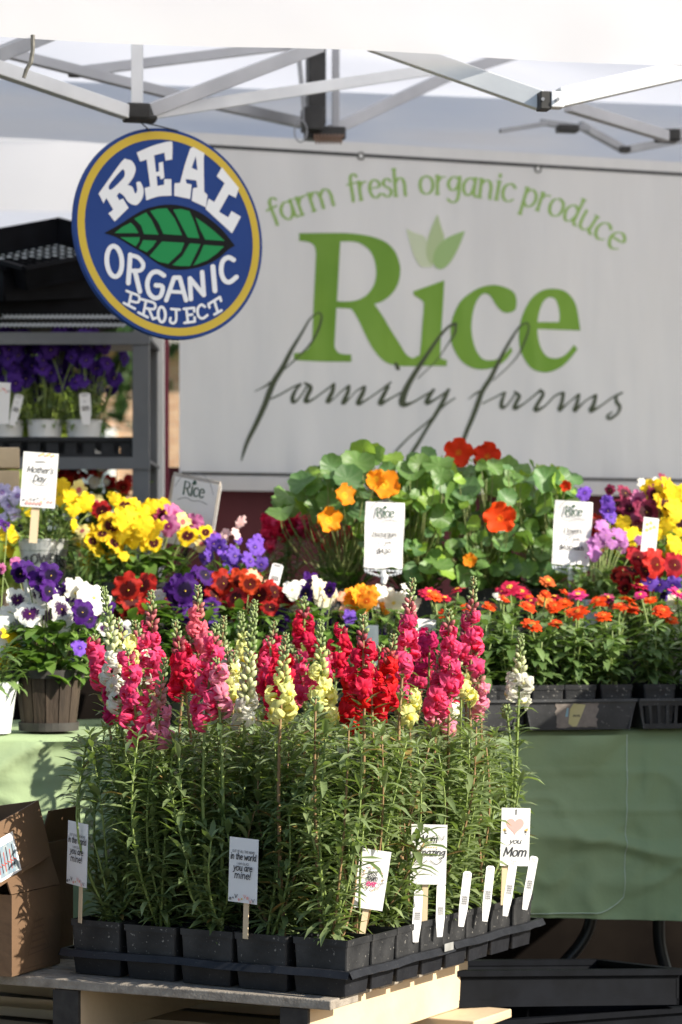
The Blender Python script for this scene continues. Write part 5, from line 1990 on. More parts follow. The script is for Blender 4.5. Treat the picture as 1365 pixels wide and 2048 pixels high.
SPIKES = [  # px, tip py, lowest bloom py, colour, row, share in bloom
    (207, 1172, 1418, 'white', 1, .45), (186, 1268, 1388, 'pink', 2, .8), (254, 1296, 1490, 'pink', 0, .85), (302, 1180, 1395, 'pink', 2, .6), (350, 1240, 1400, 'crimson', 2, .55),
    (396, 1170, 1325, 'coral', 5, .55), (330, 1315, 1500, 'rose', 0, .45), (432, 1246, 1452, 'pink', 0, .75), (482, 1222, 1345, 'yellow', 4, .3), (448, 1232, 1405, 'white', 3, .3),
    (510, 1200, 1466, 'white', 1, .2), (540, 1275, 1385, 'pink', 3, .8), (572, 1266, 1452, 'yellow', 0, .45), (608, 1192, 1312, 'crimson', 6, .6), (566, 1290, 1405, 'crimson', 3, .8),
    (641, 1238, 1448, 'yellow', 1, .45), (632, 1392, 1428, 'pink', 0, .0), (684, 1250, 1352, 'crimson', 4, .8), (726, 1228, 1402, 'crimson', 2, .6), (706, 1308, 1470, 'red', 0, .7),
    (788, 1268, 1448, 'red', 1, .65), (826, 1156, 1352, 'pink', 4, .55), (762, 1290, 1405, 'crimson', 2, .8), (898, 1218, 1415, 'pink', 3, .75), (872, 1385, 1478, 'rose', 2, .8), (947, 1152, 1345, 'pink', 5, .5),
    (930, 1222, 1330, 'magenta', 6, .05), (1042, 1268, 1418, 'white', 7, .45), (1012, 1408, 1440, 'white', 7, .0), (478, 1450, 1500, 'white', 0, .0), (922, 1345, 1415, 'yellow', 5, .7), (860, 1262, 1345, 'magenta', 6, .8),
    (230, 1330, 1440, 'magenta', 1, .5), (385, 1262, 1372, 'pink', 3, .6), (655, 1300, 1400, 'pink', 3, .7), (740, 1320, 1430, 'red', 1, .7), (810, 1300, 1420, 'pink', 2, .7), (270, 1240, 1360, 'pink', 3, .6), (500, 1300, 1395, 'pink', 4, .8),
    (596, 1310, 1410, 'pink', 4, .8), (820, 1380, 1445, 'yellow', 3, .8), (470, 1300, 1420, 'yellow', 2, .6),
]
_r = random.Random(321)
for _k in range(16):
    _t = _r.uniform(1225, 1330)
    SPIKES.append((_r.uniform(190, 955), _t, min(1440, _t + _r.uniform(95, 150)), _r.choice(('pink', 'pink', 'pink', 'crimson', 'coral', 'rose', 'yellow', 'white')), _r.randrange(2, 7), _r.uniform(.4, .75)))
pots = {}
for j in range(8):
    for i in range(5):
        c = cell_center(i, j)
        pots[(i, j)] = dict(c=c, px=CX + c.x / c.y * FPX, sp=[])
for s in SPIKES:
    best = min(pots, key=lambda k: abs(pots[k]['px'] - s[0]) + 22 * abs(k[1] - s[4]) + 70 * len(pots[k]['sp']) ** 1.5)
    pots[best]['sp'].append(s)

COLN = {'pink': 'hot pink', 'coral': 'coral pink', 'crimson': 'crimson', 'red': 'bright red', 'rose': 'pale rose', 'white': 'creamy white', 'yellow': 'pale yellow', 'magenta': 'dark magenta'}


def clear_of_cards(p):
    for ci, (F, w, h) in enumerate(CARDS[:5]):
        q = p - F(0, 0, 0)
        x, y, z = q.dot(F(1, 0, 0) - F(0, 0, 0)), q.dot(F(0, 1, 0) - F(0, 0, 0)), q.dot(F(0, 0, 1) - F(0, 0, 0))
        if abs(x) < w / 2 + .022 and -h / 2 - .05 < y < h / 2 + .022 and -.03 < z < (.12 if ci < 2 else .02):
            return False
    return True


def spike_leaf(mb, p, d, ln, wd, rnd, tint):
    if not (clear_of_cards(p) and clear_of_cards(p + Vector(d) * ln * .8)):
        return
    mb.leaf(p, d, Vector((0, 0, 1)), ln, wd, droop=rnd.uniform(.1, 1.25), fold=rnd.uniform(.15, .5), n=3, tint=tint, twist=rnd.uniform(-.5, .5))


def leafy_stem(mbl, mbs, pts, rads, rnd, z0, z1, ln0, ln1, step, rot, mi=0, top=True):
    """stem along pts with whorls of narrow leaves between heights z0 and z1"""
    mbs.tube(pts, rads, 5, mi=mi)
    tot = sum((b - a).length for a, b in zip(pts[:-1], pts[1:]))
    acc = 0
    nxt = 0.0
    ang = rot
    for a, b in zip(pts[:-1], pts[1:]):
        seg = (b - a).length
        while nxt < acc + seg:
            p = a.lerp(b, (nxt - acc) / seg)
            if z0 <= p.z <= z1:
                t = (p.z - z0) / max(1e-6, z1 - z0)
                for q in range(2):
                    aa = ang + q * math.pi + rnd.uniform(-.4, .4)
                    ln = (ln0 + (ln1 - ln0) * t) * rnd.uniform(.7, 1.2)
                    el = rnd.uniform(.15, 1.0)
                    d = Vector((math.cos(aa) * math.cos(el), math.sin(aa) * math.cos(el), math.sin(el)))
                    spike_leaf(mbl, p, d, ln, ln * rnd.uniform(.17, .27), rnd, min(1, max(0, rnd.gauss(.5, .27))))
                ang += 1.57 + rnd.uniform(-.4, .4)
            nxt += step * rnd.uniform(.7, 1.3)
        acc += seg
    if top:
        p = pts[-1]
        for q in range(6):
            aa = q * 1.05 + rnd.uniform(-.3, .3)
            el = rnd.uniform(.6, 1.3)
            spike_leaf(mbl, p, Vector((math.cos(aa) * math.cos(el), math.sin(aa) * math.cos(el), math.sin(el))), ln1 * rnd.uniform(.5, .9), ln1 * .2, rnd, rnd.uniform(.5, 1))


def curve_pts(a, b, bend, n=10):
    a, b = Vector(a), Vector(b)
    return [a.lerp(b, k / n) + Vector(bend) * math.sin(math.pi * k / n) for k in range(n + 1)]


LEAFY = mat('yellowed_leaf', (.38, .3, .08), (.3, .18, .07), rough=.6, scale=60, transl=.25)


def mbl_yellow(m, rnd):
    """one random number per leaf, spread over that leaf's six faces"""
    out = []
    while len(out) < len(m.f):
        out += [rnd.random()] * 6
    return out[:len(m.f)]


for (i, j), P in sorted(pots.items()):
    rnd = random.Random(1000 + i * 17 + j)
    c = P['c'] + Vector((0, 0, .0025))
    cols = [COLN[s[3]] for s in P['sp'] if s[5] > 0.04]
    cn = ' and '.join(dict.fromkeys(cols)) if cols else 'not yet blooming green'
    if j == 0:
        where = 'front row, %s pot from the near corner' % ORD[i] if i else 'near corner of the tray'
    elif i == 0:
        where = 'right edge, %s pot back from the corner' % ORD[j - 1]
    else:
        where = '%s row back, %s pot in from the right edge' % (ORD[j - 1], ORD[i - 1])
    root = thing('potted_snapdragon', '%s snapdragon, %s' % (cn, where), 'flower pot', c, 'snapdragons in square black pots')
    q3 = Matrix.Rotation(rnd.gauss(0, .025), 3, 'Z')
    square_pot(root, c + fu * rnd.gauss(0, .0012) + fv * rnd.gauss(0, .0012), q3 @ fu, q3 @ fv, .0515, .0428, .088 * rnd.uniform(.985, 1.02))
    mbl, mbs = MB(), MB()
    zp = c.z + .078
    brown = rnd.random() < .35 or (i, j) in ((0, 0), (0, 1), (0, 2))
    for s in P['sp']:
        d = c.y + rnd.uniform(-.012, .012)
        tip = at(s[0], s[1], d)
        zb = at(s[0], s[2], d).z
        base = c + Vector((rnd.uniform(-.018, .018), rnd.uniform(-.012, .012), .072))
        bend = Vector((rnd.uniform(-.024, .024), rnd.uniform(-.02, .02), 0))
        top = tip
        pts = curve_pts(base, top, bend, 14)
        n = len(pts)
        rads = [.0042 - .0026 * k / n for k in range(n)]
        leafy_stem(mbl, mbs, pts, rads, rnd, zp, zb + .012, .05, .034, .0085, rnd.uniform(0, 6), mi=1 if brown else 0, top=False)

        def along(z):
            for a_, b_ in zip(pts[:-1], pts[1:]):
                if a_.z <= z <= b_.z:
                    return a_.lerp(b_, (z - a_.z) / max(1e-6, b_.z - a_.z))
            return pts[-1]
        zbloom = zb + (tip.z - zb) * s[5]
        ang = rnd.uniform(0, 6)
        if s[5] > .02:
            nf = max(4, int((zbloom - zb) / .0088))
            for k in range(nf):
                z = zb + (zbloom - zb) * (k + .3) / nf + .012
                t = k / nf
                p = along(z)
                o = Vector((math.cos(ang), math.sin(ang), 0))
                sz = .0225 * (1.12 - .4 * t) * rnd.uniform(.88, 1.1)
                pos = p + o * (.018 - .005 * t) * rnd.uniform(.65, 1.5) + Vector((0, 0, rnd.uniform(-.006, .006)))
                nrm = (o + Vector((rnd.gauss(0, .25), rnd.gauss(0, .25), rnd.uniform(-.45, .3))))
                inst('floret', FLO[rnd.randrange(6)], root, face_matrix(pos - c, nrm, rnd.uniform(-.4, .4), sz * (1.3 - .3 * rnd.random())), [SNAP[s[3]]])
                mbs.tube([p, pos - nrm.normalized() * sz * .5], [.0012, .0018], 4, mi=0)
                ang += 2.4 + rnd.uniform(-.35, .35)
        mbb = MB()
        z = zbloom + .008
        while z < tip.z:
            t = (z - zbloom) / max(.001, tip.z - zbloom)
            p = along(z)
            for q in range(1 if t < .8 else 2):
                o = Vector((math.cos(ang), math.sin(ang), 0))
                sz = (.0082 if s[5] < .3 else .0066) * (1 - t) ** .9 + .0026
                mbb.ellipsoid(p + o * (sz * .8 + .002), o + Vector((0, 0, 1.1)), sz * 1.1, sz * .62, mi=(1 if t < .5 and s[5] > .02 or s[3] == 'magenta' else 0), n=6)
                if t < .6:
                    mbb.leaf(p, o + Vector((0, 0, -.1)), Vector((0, 0, 1)), .012 * (1.2 - t), .005, n=2, mi=2, tint=.6)
                ang += 2.4
            z += .0036 * (1.15 - .5 * t)
        mbb.build('bud_tip', [BUDG, BUDM[s[3]], LEAFS], root, smooth=True)
    # bushy side shoots
    nsh = 8 if P['sp'] else 11
    if i == 4:
        nsh += 3
    for q in range(nsh):
        a = rnd.uniform(0, 6.28)
        h = rnd.uniform(.12, .34) if rnd.random() < .55 else rnd.uniform(.3, .4)
        rr = rnd.uniform(.012, .085)
        base = c + Vector((rnd.uniform(-.015, .015), rnd.uniform(-.012, .012), .075))
        h = min(h, CAMZ - (rnd.uniform(1452, 1500) - CY) * c.y / FPX - c.z - .08)
        top = c + Vector((math.cos(a) * rr, math.sin(a) * rr, .08 + h))
        pts = curve_pts(base, top, Vector((math.cos(a) * .014 + rnd.gauss(0, .012), math.sin(a) * .014 + rnd.gauss(0, .012), 0)), 8)
        leafy_stem(mbl, mbs, pts, [.0026 - .0014 * k / 9 for k in range(9)], rnd, zp + .004, 9, .048, .032, .0088, rnd.uniform(0, 6), mi=1 if brown and q < 3 else 0)
    mbl.mi = [1 if x > .985 else 0 for x in mbl_yellow(mbl, rnd)]
    mbl.build('foliage', [LEAFS, LEAFY], root, smooth=True, kind='stuff')
    mbs.build('stem', [STEM, STEMR], root, smooth=True)


# ---------------------------------------------------------------- containers and mixed plants
def round_pot(root, c, r0, r1, h, m, name='pot', rim=.006):
    mb = MB()
    mb.lathe([(0, .002), (r0, .002), (r1 * .97, h * .88), (r1, h * .885), (r1 + rim * .3, h), (r1 - .003, h), (r1 * .9, h * .8), (0, h * .8)], 32, c)
    return mb.build(name, m, root, smooth=False)


def flower_normal(pos, rnd, upk=.25, spread=.5):
    v = (Vector((0, 0, CAMZ)) - pos).normalized()
    v = v + Vector((.25, 0, upk)) + Vector((rnd.gauss(0, spread), rnd.gauss(0, spread * .5), rnd.gauss(0, spread * .6)))
    return v


def planter(name, label, cat, c, flowers, foliage, seed, container, group=None, fsize=1.0, meshes=None, colors=None, eye=None, leafm=LEAFP, upk=.25, spread=.5, fill=.8):
    """flowers: (px, py, d, colour, size in photo px); foliage: dict of mound settings"""
    rnd = random.Random(seed)
    root = thing(name, label, cat, c, group)
    container(root, c)
    mbs, mbl = MB(), MB()
    top = foliage['z0']
    extra = []
    for (px, py, d, colr, sz) in list(flowers) * (2 if name == 'potted_pansy' else 1):
        if rnd.random() < fill and sz > 25:
            extra.append((px + rnd.uniform(-40, 40), py + rnd.uniform(-8, 34), d + rnd.uniform(.02, .07), colr, sz * rnd.uniform(.6, .95)))
    flowers = list(flowers) + extra
    for (px, py, d, colr, sz) in flowers:
        pos = at(px, py, d)
        n = flower_normal(pos, rnd, upk, spread)
        s = sz * .46 * d / FPX * fsize
        me = rnd.choice(meshes or PANSY)
        inst('flower', me, root, face_matrix(pos - c, n, rnd.uniform(-.35, .35), s), [(colors or PC)[colr], eye or EYE])
        b = Vector((c.x + (pos.x - c.x) * .35, c.y + (pos.y - c.y) * .35, top - .01))
        nb = n.normalized()
        mbs.tube(crom([tuple(b), tuple(b.lerp(pos, .6) + Vector((rnd.uniform(-.006, .006), 0, .008))), tuple(pos - nb * s * .5 + Vector((0, .003, .0))), tuple(pos - nb * s * .08)], sub=4), .0015, 4)
    F = foliage
    for k in range(F['n']):
        a = rnd.uniform(0, 6.28)
        r = math.sqrt(rnd.random())
        hz = rnd.random() ** 1.2
        x, y = math.cos(a) * r * F['rx'] * (1 - .35 * hz), math.sin(a) * r * F['ry'] * (1 - .35 * hz)
        p = Vector((c.x + x, c.y + y, F['z0'] + (F['z1'] - F['z0']) * hz))
        el = rnd.uniform(-.2, 1.0)
        aa = a + rnd.gauss(0, .7)
        d = Vector((math.cos(aa) * math.cos(el), math.sin(aa) * math.cos(el), math.sin(el)))
        ln = F['ln'] * rnd.uniform(.6, 1.25)
        mbl.leaf(p, d, Vector((0, 0, 1)), ln, ln * F.get('asp', .45) * rnd.uniform(.8, 1.2), droop=rnd.uniform(.2, 1.3), fold=rnd.uniform(.05, .4), n=4, tint=min(1, max(0, rnd.gauss(.45, .28))), twist=rnd.uniform(-.4, .4))
        if rnd.random() < .35:
            mbs.tube([Vector((c.x + x * .3, c.y + y * .3, F['z0'] - .01)), p.lerp(Vector((c.x, c.y, p.z)), .3), p], .0011, 4)
    mbl.build('foliage', leafm, root, smooth=True, kind='stuff')
    if mbs.f:
        mbs.build('stem', STEM, root, smooth=True)
    return root


TABZ, BENZ = .745, .936
GALV = mat('galvanized', (.42, .43, .43), (.6, .61, .6), rough=.4, scale=30, metallic=.6, bump=.1, bscale=60)
WPOT = mat('white_pot', (.75, .76, .77), (.8, .8, .8), rough=.4, scale=10)
WBUCK = mat('white_bucket', (.6, .64, .64), (.7, .73, .72), rough=.45, scale=12)


# wood slat basket with white and purple pansies
def basket(root, c):
    h, r0, r1 = .122, .052, .066
    for k in range(14):
        a = 2 * math.pi * k / 14
        mb = MB()
        wv = 2 * math.pi / 14 * .46
        vs = []
        for (rr, z) in ((r0, .003), (r1, h), (r1 - .004, h), (r0 - .004, .003)):
            for q in (-1, 1):
                vs.append(c + Vector((math.cos(a + q * wv) * rr, math.sin(a + q * wv) * rr, z)))
        mb.add(vs, [(0, 1, 3, 2), (2, 3, 5, 4), (4, 5, 7, 6), (6, 7, 1, 0), (0, 2, 4, 6), (1, 7, 5, 3)])
        mb.build('slat', mat('basket_wood', (.03, .02, .014), (.075, .052, .036), rough=.8, scale=20, stretch=(4, 4, .6), bump=.5, bscale=50, objvar=.35), root)
    for z, r in ((.012, r0 + .0035), (h - .008, r1 + .002)):
        mb = MB()
        mb.lathe([(r, z - .008), (r + .0025, z - .008), (r + .0035, z + .008), (r + .001, z + .008)], 28, c)
        mb.build('band', mat('basket_band', (.03, .027, .025), (.055, .05, .046), rough=.7, scale=30), root)
    mb = MB()
    mb.lathe([(0, .006), (r0 - .006, .006), (r1 - .008, h * .85), (0, h * .86)], 24, c)
    mb.build('soil', SOIL, root)


cb = pxz(98, 5.235, TABZ)
planter('pansy_basket', 'dark slatted basket of white pansies with purple faces and purple ones', 'flower basket', cb,
        [(60, 1228, 5.2, 'white_blotch', 78), (122, 1218, 5.2, 'white_blotch', 72), (92, 1190, 5.23, 'white_blotch', 66), (35, 1200, 5.24, 'white_blotch', 60), (188, 1196, 5.26, 'white', 92), (150, 1185, 5.28, 'white', 70),
         (85, 1162, 5.22, 'purple', 70), (102, 1150, 5.22, 'purple', 62), (62, 1142, 5.24, 'purple', 60), (98, 1182, 5.2, 'purple', 58), (165, 1224, 5.18, 'purple', 62), (178, 1238, 5.2, 'purple', 48), (160, 1296, 5.17, 'violet', 46), (240, 1262, 5.3, 'white_blotch', 60),
         (20, 1225, 5.26, 'white', 60), (36, 1128, 5.28, 'mauve', 40), (130, 1250, 5.21, 'white', 55), (212, 1215, 5.28, 'purple', 50)],
        dict(n=230, rx=.085, ry=.07, z0=cb.z + .105, z1=cb.z + .21, ln=.045, asp=.5), 11, basket, group='planters on the left end of the table')


def white_bucket(root, c):
    round_pot(root, c, .042, .055, .1, WBUCK)


cw = pxz(-22, 5.17, TABZ)
planter('white_flower_bucket', 'white metal bucket of fine leaved plant at the lower left table edge', 'flower bucket', cw,
        [(20, 1272, 5.2, 'yellow', 52), (24, 1302, 5.2, 'yellow', 46), (5, 1285, 5.22, 'yellow', 46), (14, 1062, 5.6, 'yellow', 0.5)],
        dict(n=170, rx=.07, ry=.06, z0=cw.z + .085, z1=cw.z + .17, ln=.05, asp=.16), 12, white_bucket, group='planters on the left end of the table', leafm=LEAFZ)


def galv_bucket(root, c):
    h, r0, r1 = .19, .036, .053
    round_pot(root, c, r0, r1, h, GALV, 'bucket')
    mb = MB()
    ring = [c + Vector((math.cos(a) * r1, math.sin(a) * r1, h)) for a in [2 * math.pi * q / 32 for q in range(33)]]
    mb.tube(ring, .0028, 6)
    mb.build('rolled_rim', GALV, root, smooth=True)

    def cyl(x, y, l):
        rr = r0 + (r1 - r0) * y / (h * .88) + .0012 + l
        a = -math.pi / 2 + R(6) + x / .05
        return c + Vector((math.cos(a) * rr, math.sin(a) * rr, y))
    ink = Ink(cyl)
    ink_text(ink, 'FLOWERS', 0, 0, .027, .0042, fit=.108, nib=.45, serif=.09, warp=lambda x, y: (x, h * .74 + y - 4.2 * x * x))
    ink.build('lettering', INKB, root)


cg = pxz(88, 5.86, BENZ)
planter('flower_bucket', 'galvanized bucket lettered FLOWERS with yellow and lavender violas', 'flower bucket', cg,
        [(5, 985, 5.86, 'lavender', 46), (36, 992, 5.85, 'lavender', 44), (0, 1040, 5.84, 'lavender', 44), (18, 1012, 5.86, 'lavender', 40), (30, 1030, 5.84, 'lavender', 34), (125, 972, 5.86, 'yellow', 44), (142, 998, 5.84, 'yellow', 50), (158, 980, 5.88, 'paleyellow', 46),
         (172, 1006, 5.84, 'yellow', 50), (118, 1000, 5.86, 'yellow', 44), (60, 1020, 5.84, 'yellow', 40), (128, 988, 5.9, 'yellow', 40), (190, 1088, 5.8, 'yellow', 48), (182, 1112, 5.8, 'yellow', 42), (172, 1082, 5.82, 'paleyellow', 36), (150, 1052, 5.8, 'yellow', 36),
         (12, 1064, 5.8, 'yellow', 46), (26, 1072, 5.8, 'yellow', 40), (10, 1050, 5.8, 'purple', 34), (148, 1020, 5.82, 'yellow', 38), (172, 1130, 5.8, 'yellow', 34)],
        dict(n=230, rx=.085, ry=.07, z0=cg.z + .188, z1=cg.z + .27, ln=.028, asp=.26), 13, galv_bucket, group='planters on the left end of the bench', leafm=LEAFZ)
# trailing foliage pot right of the bucket


def small_black(root, c, r=.05, h=.1):
    round_pot(root, c, r * .8, r, h, POTP)


cx2 = pxz(175, 5.8, BENZ)
planter('potted_viola', 'small yellow violas in a black pot right of the galvanized bucket', 'flower pot', cx2,
        [(165, 1062, 5.78, 'paleyellow', 36), (196, 1098, 5.78, 'yellow', 46), (180, 1075, 5.8, 'yellow', 36), (160, 1110, 5.8, 'paleyellow', 30)],
        dict(n=200, rx=.06, ry=.06, z0=cx2.z + .06, z1=cx2.z + .17, ln=.03, asp=.28), 14, lambda r, c: small_black(r, c, .045, .08), group='planters on the left end of the bench', leafm=LEAFZ)


def wide_black(root, c):
    round_pot(root, c, .088, .108, .1, POTP)


cy = pxz(276, 5.84, BENZ)
planter('pansy_bowl', 'wide black bowl of yellow dark faced and mauve pansies', 'flower pot', cy,
        [(204, 1022, 5.84, 'darkred', 52), (222, 1052, 5.8, 'yellow_blotch', 70), (256, 1042, 5.78, 'yellow', 74), (250, 1012, 5.84, 'yellow_blotch', 56), (286, 1056, 5.78, 'yellow', 62), (228, 1086, 5.78, 'yellow_blotch', 56), (312, 1058, 5.78, 'yellow', 56),
         (338, 1052, 5.8, 'mauve', 56), (352, 1030, 5.84, 'mauve', 62), (366, 1044, 5.84, 'paleyellow', 46), (376, 1072, 5.78, 'yellow_blotch', 60), (308, 1086, 5.78, 'yellow_blotch', 48), (405, 1088, 5.8, 'paleyellow', 44), (300, 1016, 5.86, 'yellow', 46),
         (326, 1012, 5.88, 'yellow', 46), (205, 1068, 5.78, 'yellow_blotch', 50), (186, 1082, 5.78, 'yellow_blotch', 46), (230, 998, 5.88, 'yellow', 34), (265, 1078, 5.77, 'yellow', 54), (246, 1070, 5.77, 'yellow', 50), (322, 1034, 5.84, 'maroon', 40), (285, 1030, 5.84, 'yellow', 50), (395, 1060, 5.82, 'mauve', 40), (248, 1112, 5.76, 'yellow', 30)],
        dict(n=170, rx=.115, ry=.09, z0=cy.z + .085, z1=cy.z + .17, ln=.052, asp=.5), 15, wide_black, group='planters on the left end of the bench')

cv = pxz(462, 5.8, BENZ)
planter('potted_viola', 'violet violas with two pale pink blooms left of the nasturtiums', 'flower pot', cv,
        [(410, 1096, 5.8, 'violet', 40), (428, 1086, 5.78, 'violet', 46), (440, 1094, 5.78, 'violet', 40), (470, 1112, 5.76, 'violet', 44), (464, 1132, 5.76, 'violet', 44), (510, 1094, 5.78, 'violet', 46), (500, 1122, 5.76, 'violet', 46), (518, 1082, 5.8, 'violet', 36), (482, 1046, 5.82, 'palepink', 36), (474, 1068, 5.8, 'palepink', 32), (478, 1080, 5.8, 'violet', 24), (448, 1108, 5.78, 'violet', 36), (420, 1110, 5.78, 'violet', 36)],
        dict(n=210, rx=.085, ry=.06, z0=cv.z + .055, z1=cv.z + .13, ln=.035, asp=.35), 16, lambda r, c: small_black(r, c, .062, .075), group='planters on the left end of the bench', spread=.55)

# row of dark pansies behind the snapdragons, each in its own black pot on the table
ROW = [
    ('potted_pansy', 'dark red pansies right of the slatted basket', 258, 5.5, [(256, 1178, 'darkred', 76), (240, 1226, 'darkred', 60), (276, 1228, 'darkred', 66), (262, 1200, 'darkred', 72), (288, 1212, 'red', 46), (318, 1192, 'white', 36), (290, 1250, 'darkred', 40)]),
    ('potted_pansy', 'deep purple pansies behind the pink snapdragons', 384, 5.5, [(370, 1180, 'purple', 78), (352, 1200, 'purple', 56), (410, 1150, 'purple', 60), (388, 1226, 'purple', 62), (424, 1238, 'violet', 46), (332, 1196, 'mauve', 54), (400, 1196, 'purple', 56), (340, 1228, 'darkred', 56), (425, 1210, 'purple', 46), (370, 1232, 'purple', 50)]),
    ('potted_pansy', 'velvety dark red and orange pansies behind the snapdragons', 490, 5.52, [(446, 1166, 'redorange', 66), (480, 1162, 'redorange', 60), (430, 1192, 'darkred', 60), (456, 1216, 'darkred', 56), (500, 1168, 'redorange', 56), (520, 1190, 'darkred', 70), (548, 1184, 'darkred', 62), (472, 1196, 'darkred', 58), (556, 1240, 'purple', 62), (508, 1156, 'peach', 46), (540, 1215, 'darkred', 50), (496, 1212, 'darkred', 50), (578, 1196, 'darkred', 50)]),
    ('potted_pansy', 'cream and violet pansies in the middle of the table', 645, 5.52, [(585, 1180, 'white', 52), (620, 1166, 'purple', 50), (640, 1178, 'cream', 62), (648, 1200, 'cream', 52), (600, 1196, 'peach', 48), (652, 1236, 'violet', 54), (682, 1246, 'violet', 52), (700, 1236, 'violet', 40), (662, 1262, 'violet', 46), (636, 1250, 'violet', 40), (612, 1186, 'purple', 46), (660, 1180, 'purple', 40)]),
    ('potted_pansy', 'orange, peach and white pansies under the nasturtium sign', 755, 5.54, [(716, 1194, 'orange', 52), (734, 1202, 'orange', 54), (692, 1196, 'peach', 46), (706, 1216, 'orange', 50), (762, 1190, 'white', 48), (788, 1206, 'cream', 56), (816, 1186, 'white', 48), (744, 1188, 'orange', 44), (800, 1196, 'white', 44), (756, 1272, 'violet', 54), (690, 1225, 'peach', 36), (768, 1284, 'violet', 40)]),
    ('potted_pansy', 'dark purple and red pansies beside the small MOM card', 880, 5.5, [(880, 1272, 'purple', 46), (858, 1290, 'darkred', 46), (900, 1300, 'purple', 40), (868, 1310, 'red', 40)]),
]
for k, (nm, lab, px, d, fl) in enumerate(ROW):
    c = pxz(px, d, TABZ)
    planter(nm, lab, 'flower pot', c, [(a, b, d + random.Random(a * b).uniform(-.04, .05), col, sz) for a, b, col, sz in fl],
            dict(n=260, rx=.1, ry=.08, z0=c.z + .1, z1=c.z + (.24 if px < 800 else .17), ln=.045, asp=.45), 40 + k, lambda r, c: small_black(r, c, .058, .105), group='potted pansies along the middle of the table')

# right end: lilac stock in a white pot, pansies
cl = pxz(1180, 5.82, BENZ)
planter('potted_stock', 'lilac flowers in a small white pot beside the flowers sign', 'flower pot', cl,
        [(1200, 1082, 5.82, 'lilac', 40), (1212, 1070, 5.82, 'lilac', 36), (1205, 1052, 5.84, 'lilac', 36), (1190, 1108, 5.8, 'lilac', 40), (1186, 1088, 5.82, 'lilac', 34), (1240, 1068, 5.84, 'lilac', 40), (1244, 1082, 5.84, 'lilac', 32), (1225, 1088, 5.82, 'lilac', 32), (1216, 1020, 5.86, 'violet', 44), (1222, 1034, 5.86, 'violet', 36), (1214, 1004, 5.88, 'violet', 36), (1192, 1046, 5.86, 'redorange', 48), (1190, 1060, 5.86, 'redorange', 40), (1170, 986, 5.95, 'violet', 40)],
        dict(n=170, rx=.06, ry=.05, z0=cl.z + .05, z1=cl.z + .13, ln=.035, asp=.3), 60, lambda r, c: round_pot(r, c, .026, .034, .062, WPOT), group='planters on the right end of the bench', leafm=LEAFZ, spread=.5)
cr_ = pxz(1300, 6.0, BENZ)
planter('potted_pansy', 'yellow and maroon pansies at the far right of the bench', 'flower pot', cr_,
        [(1340, 986, 5.98, 'yellow', 74), (1352, 1018, 5.96, 'yellow', 70), (1330, 1008, 5.96, 'yellow_blotch', 60), (1362, 990, 6.0, 'yellow', 60), (1292, 1024, 5.96, 'maroon', 66), (1312, 990, 6.0, 'maroon', 54), (1250, 986, 6.02, 'maroon', 46), (1276, 1000, 6.0, 'mauve', 46), (1302, 1040, 5.96, 'maroon', 46), (1290, 970, 6.04, 'white', 40), (1330, 962, 6.04, 'maroon', 40), (1246, 1046, 5.96, 'yellow', 46), (1266, 1072, 5.94, 'yellow', 52), (1290, 1084, 5.94, 'yellow', 48), (1352, 1090, 5.9, 'yellow', 56), (1356, 1120, 5.9, 'yellow', 52), (1332, 1052, 5.94, 'yellow', 46), (1236, 1030, 6.0, 'maroon', 40), (1310, 1066, 5.94, 'yellow', 44), (1260, 1016, 6.0, 'maroon', 44), (1275, 1044, 5.98, 'mauve', 40)],
        dict(n=330, rx=.13, ry=.1, z0=cr_.z + .07, z1=cr_.z + .2, ln=.045, asp=.42), 61, lambda r, c: small_black(r, c, .085, .09), group='planters on the right end of the bench')
cr2 = pxz(1300, 5.8, TABZ + .01)
planter('potted_pansy', 'red pansies with blue violet ones below, right end of the table', 'flower pot', cr2,
        [(1276, 1114, 5.74, 'red', 62), (1312, 1128, 5.72, 'red', 74), (1290, 1142, 5.73, 'darkred', 60), (1264, 1140, 5.74, 'darkred', 50), (1300, 1164, 5.72, 'violet', 46), (1320, 1170, 5.72, 'deepviolet', 44), (1346, 1170, 5.72, 'violet', 46), (1284, 1176, 5.74, 'red', 46), (1352, 1206, 5.7, 'cream', 50), (1250, 1176, 5.74, 'darkred', 40)],
        dict(n=200, rx=.1, ry=.06, z0=cr2.z + .13, z1=cr2.z + .3, ln=.042, asp=.42), 62, lambda r, c: small_black(r, c, .07, .14), group='planters on the right end of the bench')

# ---------------------------------------------------------------- nasturtiums in four pots standing in one long tray
NT = [690, 830, 965, 1085]
NF = [(770, 968, 'nor', 66), (692, 990, 'nor', 50), (660, 1040, 'nor', 56), (917, 905, 'nred', 62), (974, 912, 'nred', 60), (1000, 1036, 'nred', 68), (1132, 972, 'nred', 24), (940, 1120, 'nor', 30), (752, 958, 'nor', 40)]
nroots = []
for k, px in enumerate(NT):
    c = pxz(px, 5.98 + .04 * k, BENZ)
    nr = thing('potted_nasturtium', ['trailing nasturtium at the left with orange flowers', 'nasturtium behind the price sign with an orange flower', 'tall nasturtium with two red flowers on top', 'nasturtium with one big red flower beside the flowers sign'][k], 'flower pot', c, 'nasturtiums along the bench')
    square_pot(nr, c, tu, tw, .052, .052, .085)
    nroots.append((nr, c, MB()))
rnd = random.Random(77)


def nast_top(px):
    prof = [(540, 1010), (570, 990), (610, 960), (650, 930), (700, 905), (760, 893), (820, 905), (880, 910), (940, 925), (1000, 925), (1050, 935), (1090, 945), (1140, 950), (1165, 1010)]
    for (a, ya), (b, yb) in zip(prof[:-1], prof[1:]):
        if a <= px <= b:
            return ya + (yb - ya) * (px - a) / (b - a)
    return 1050


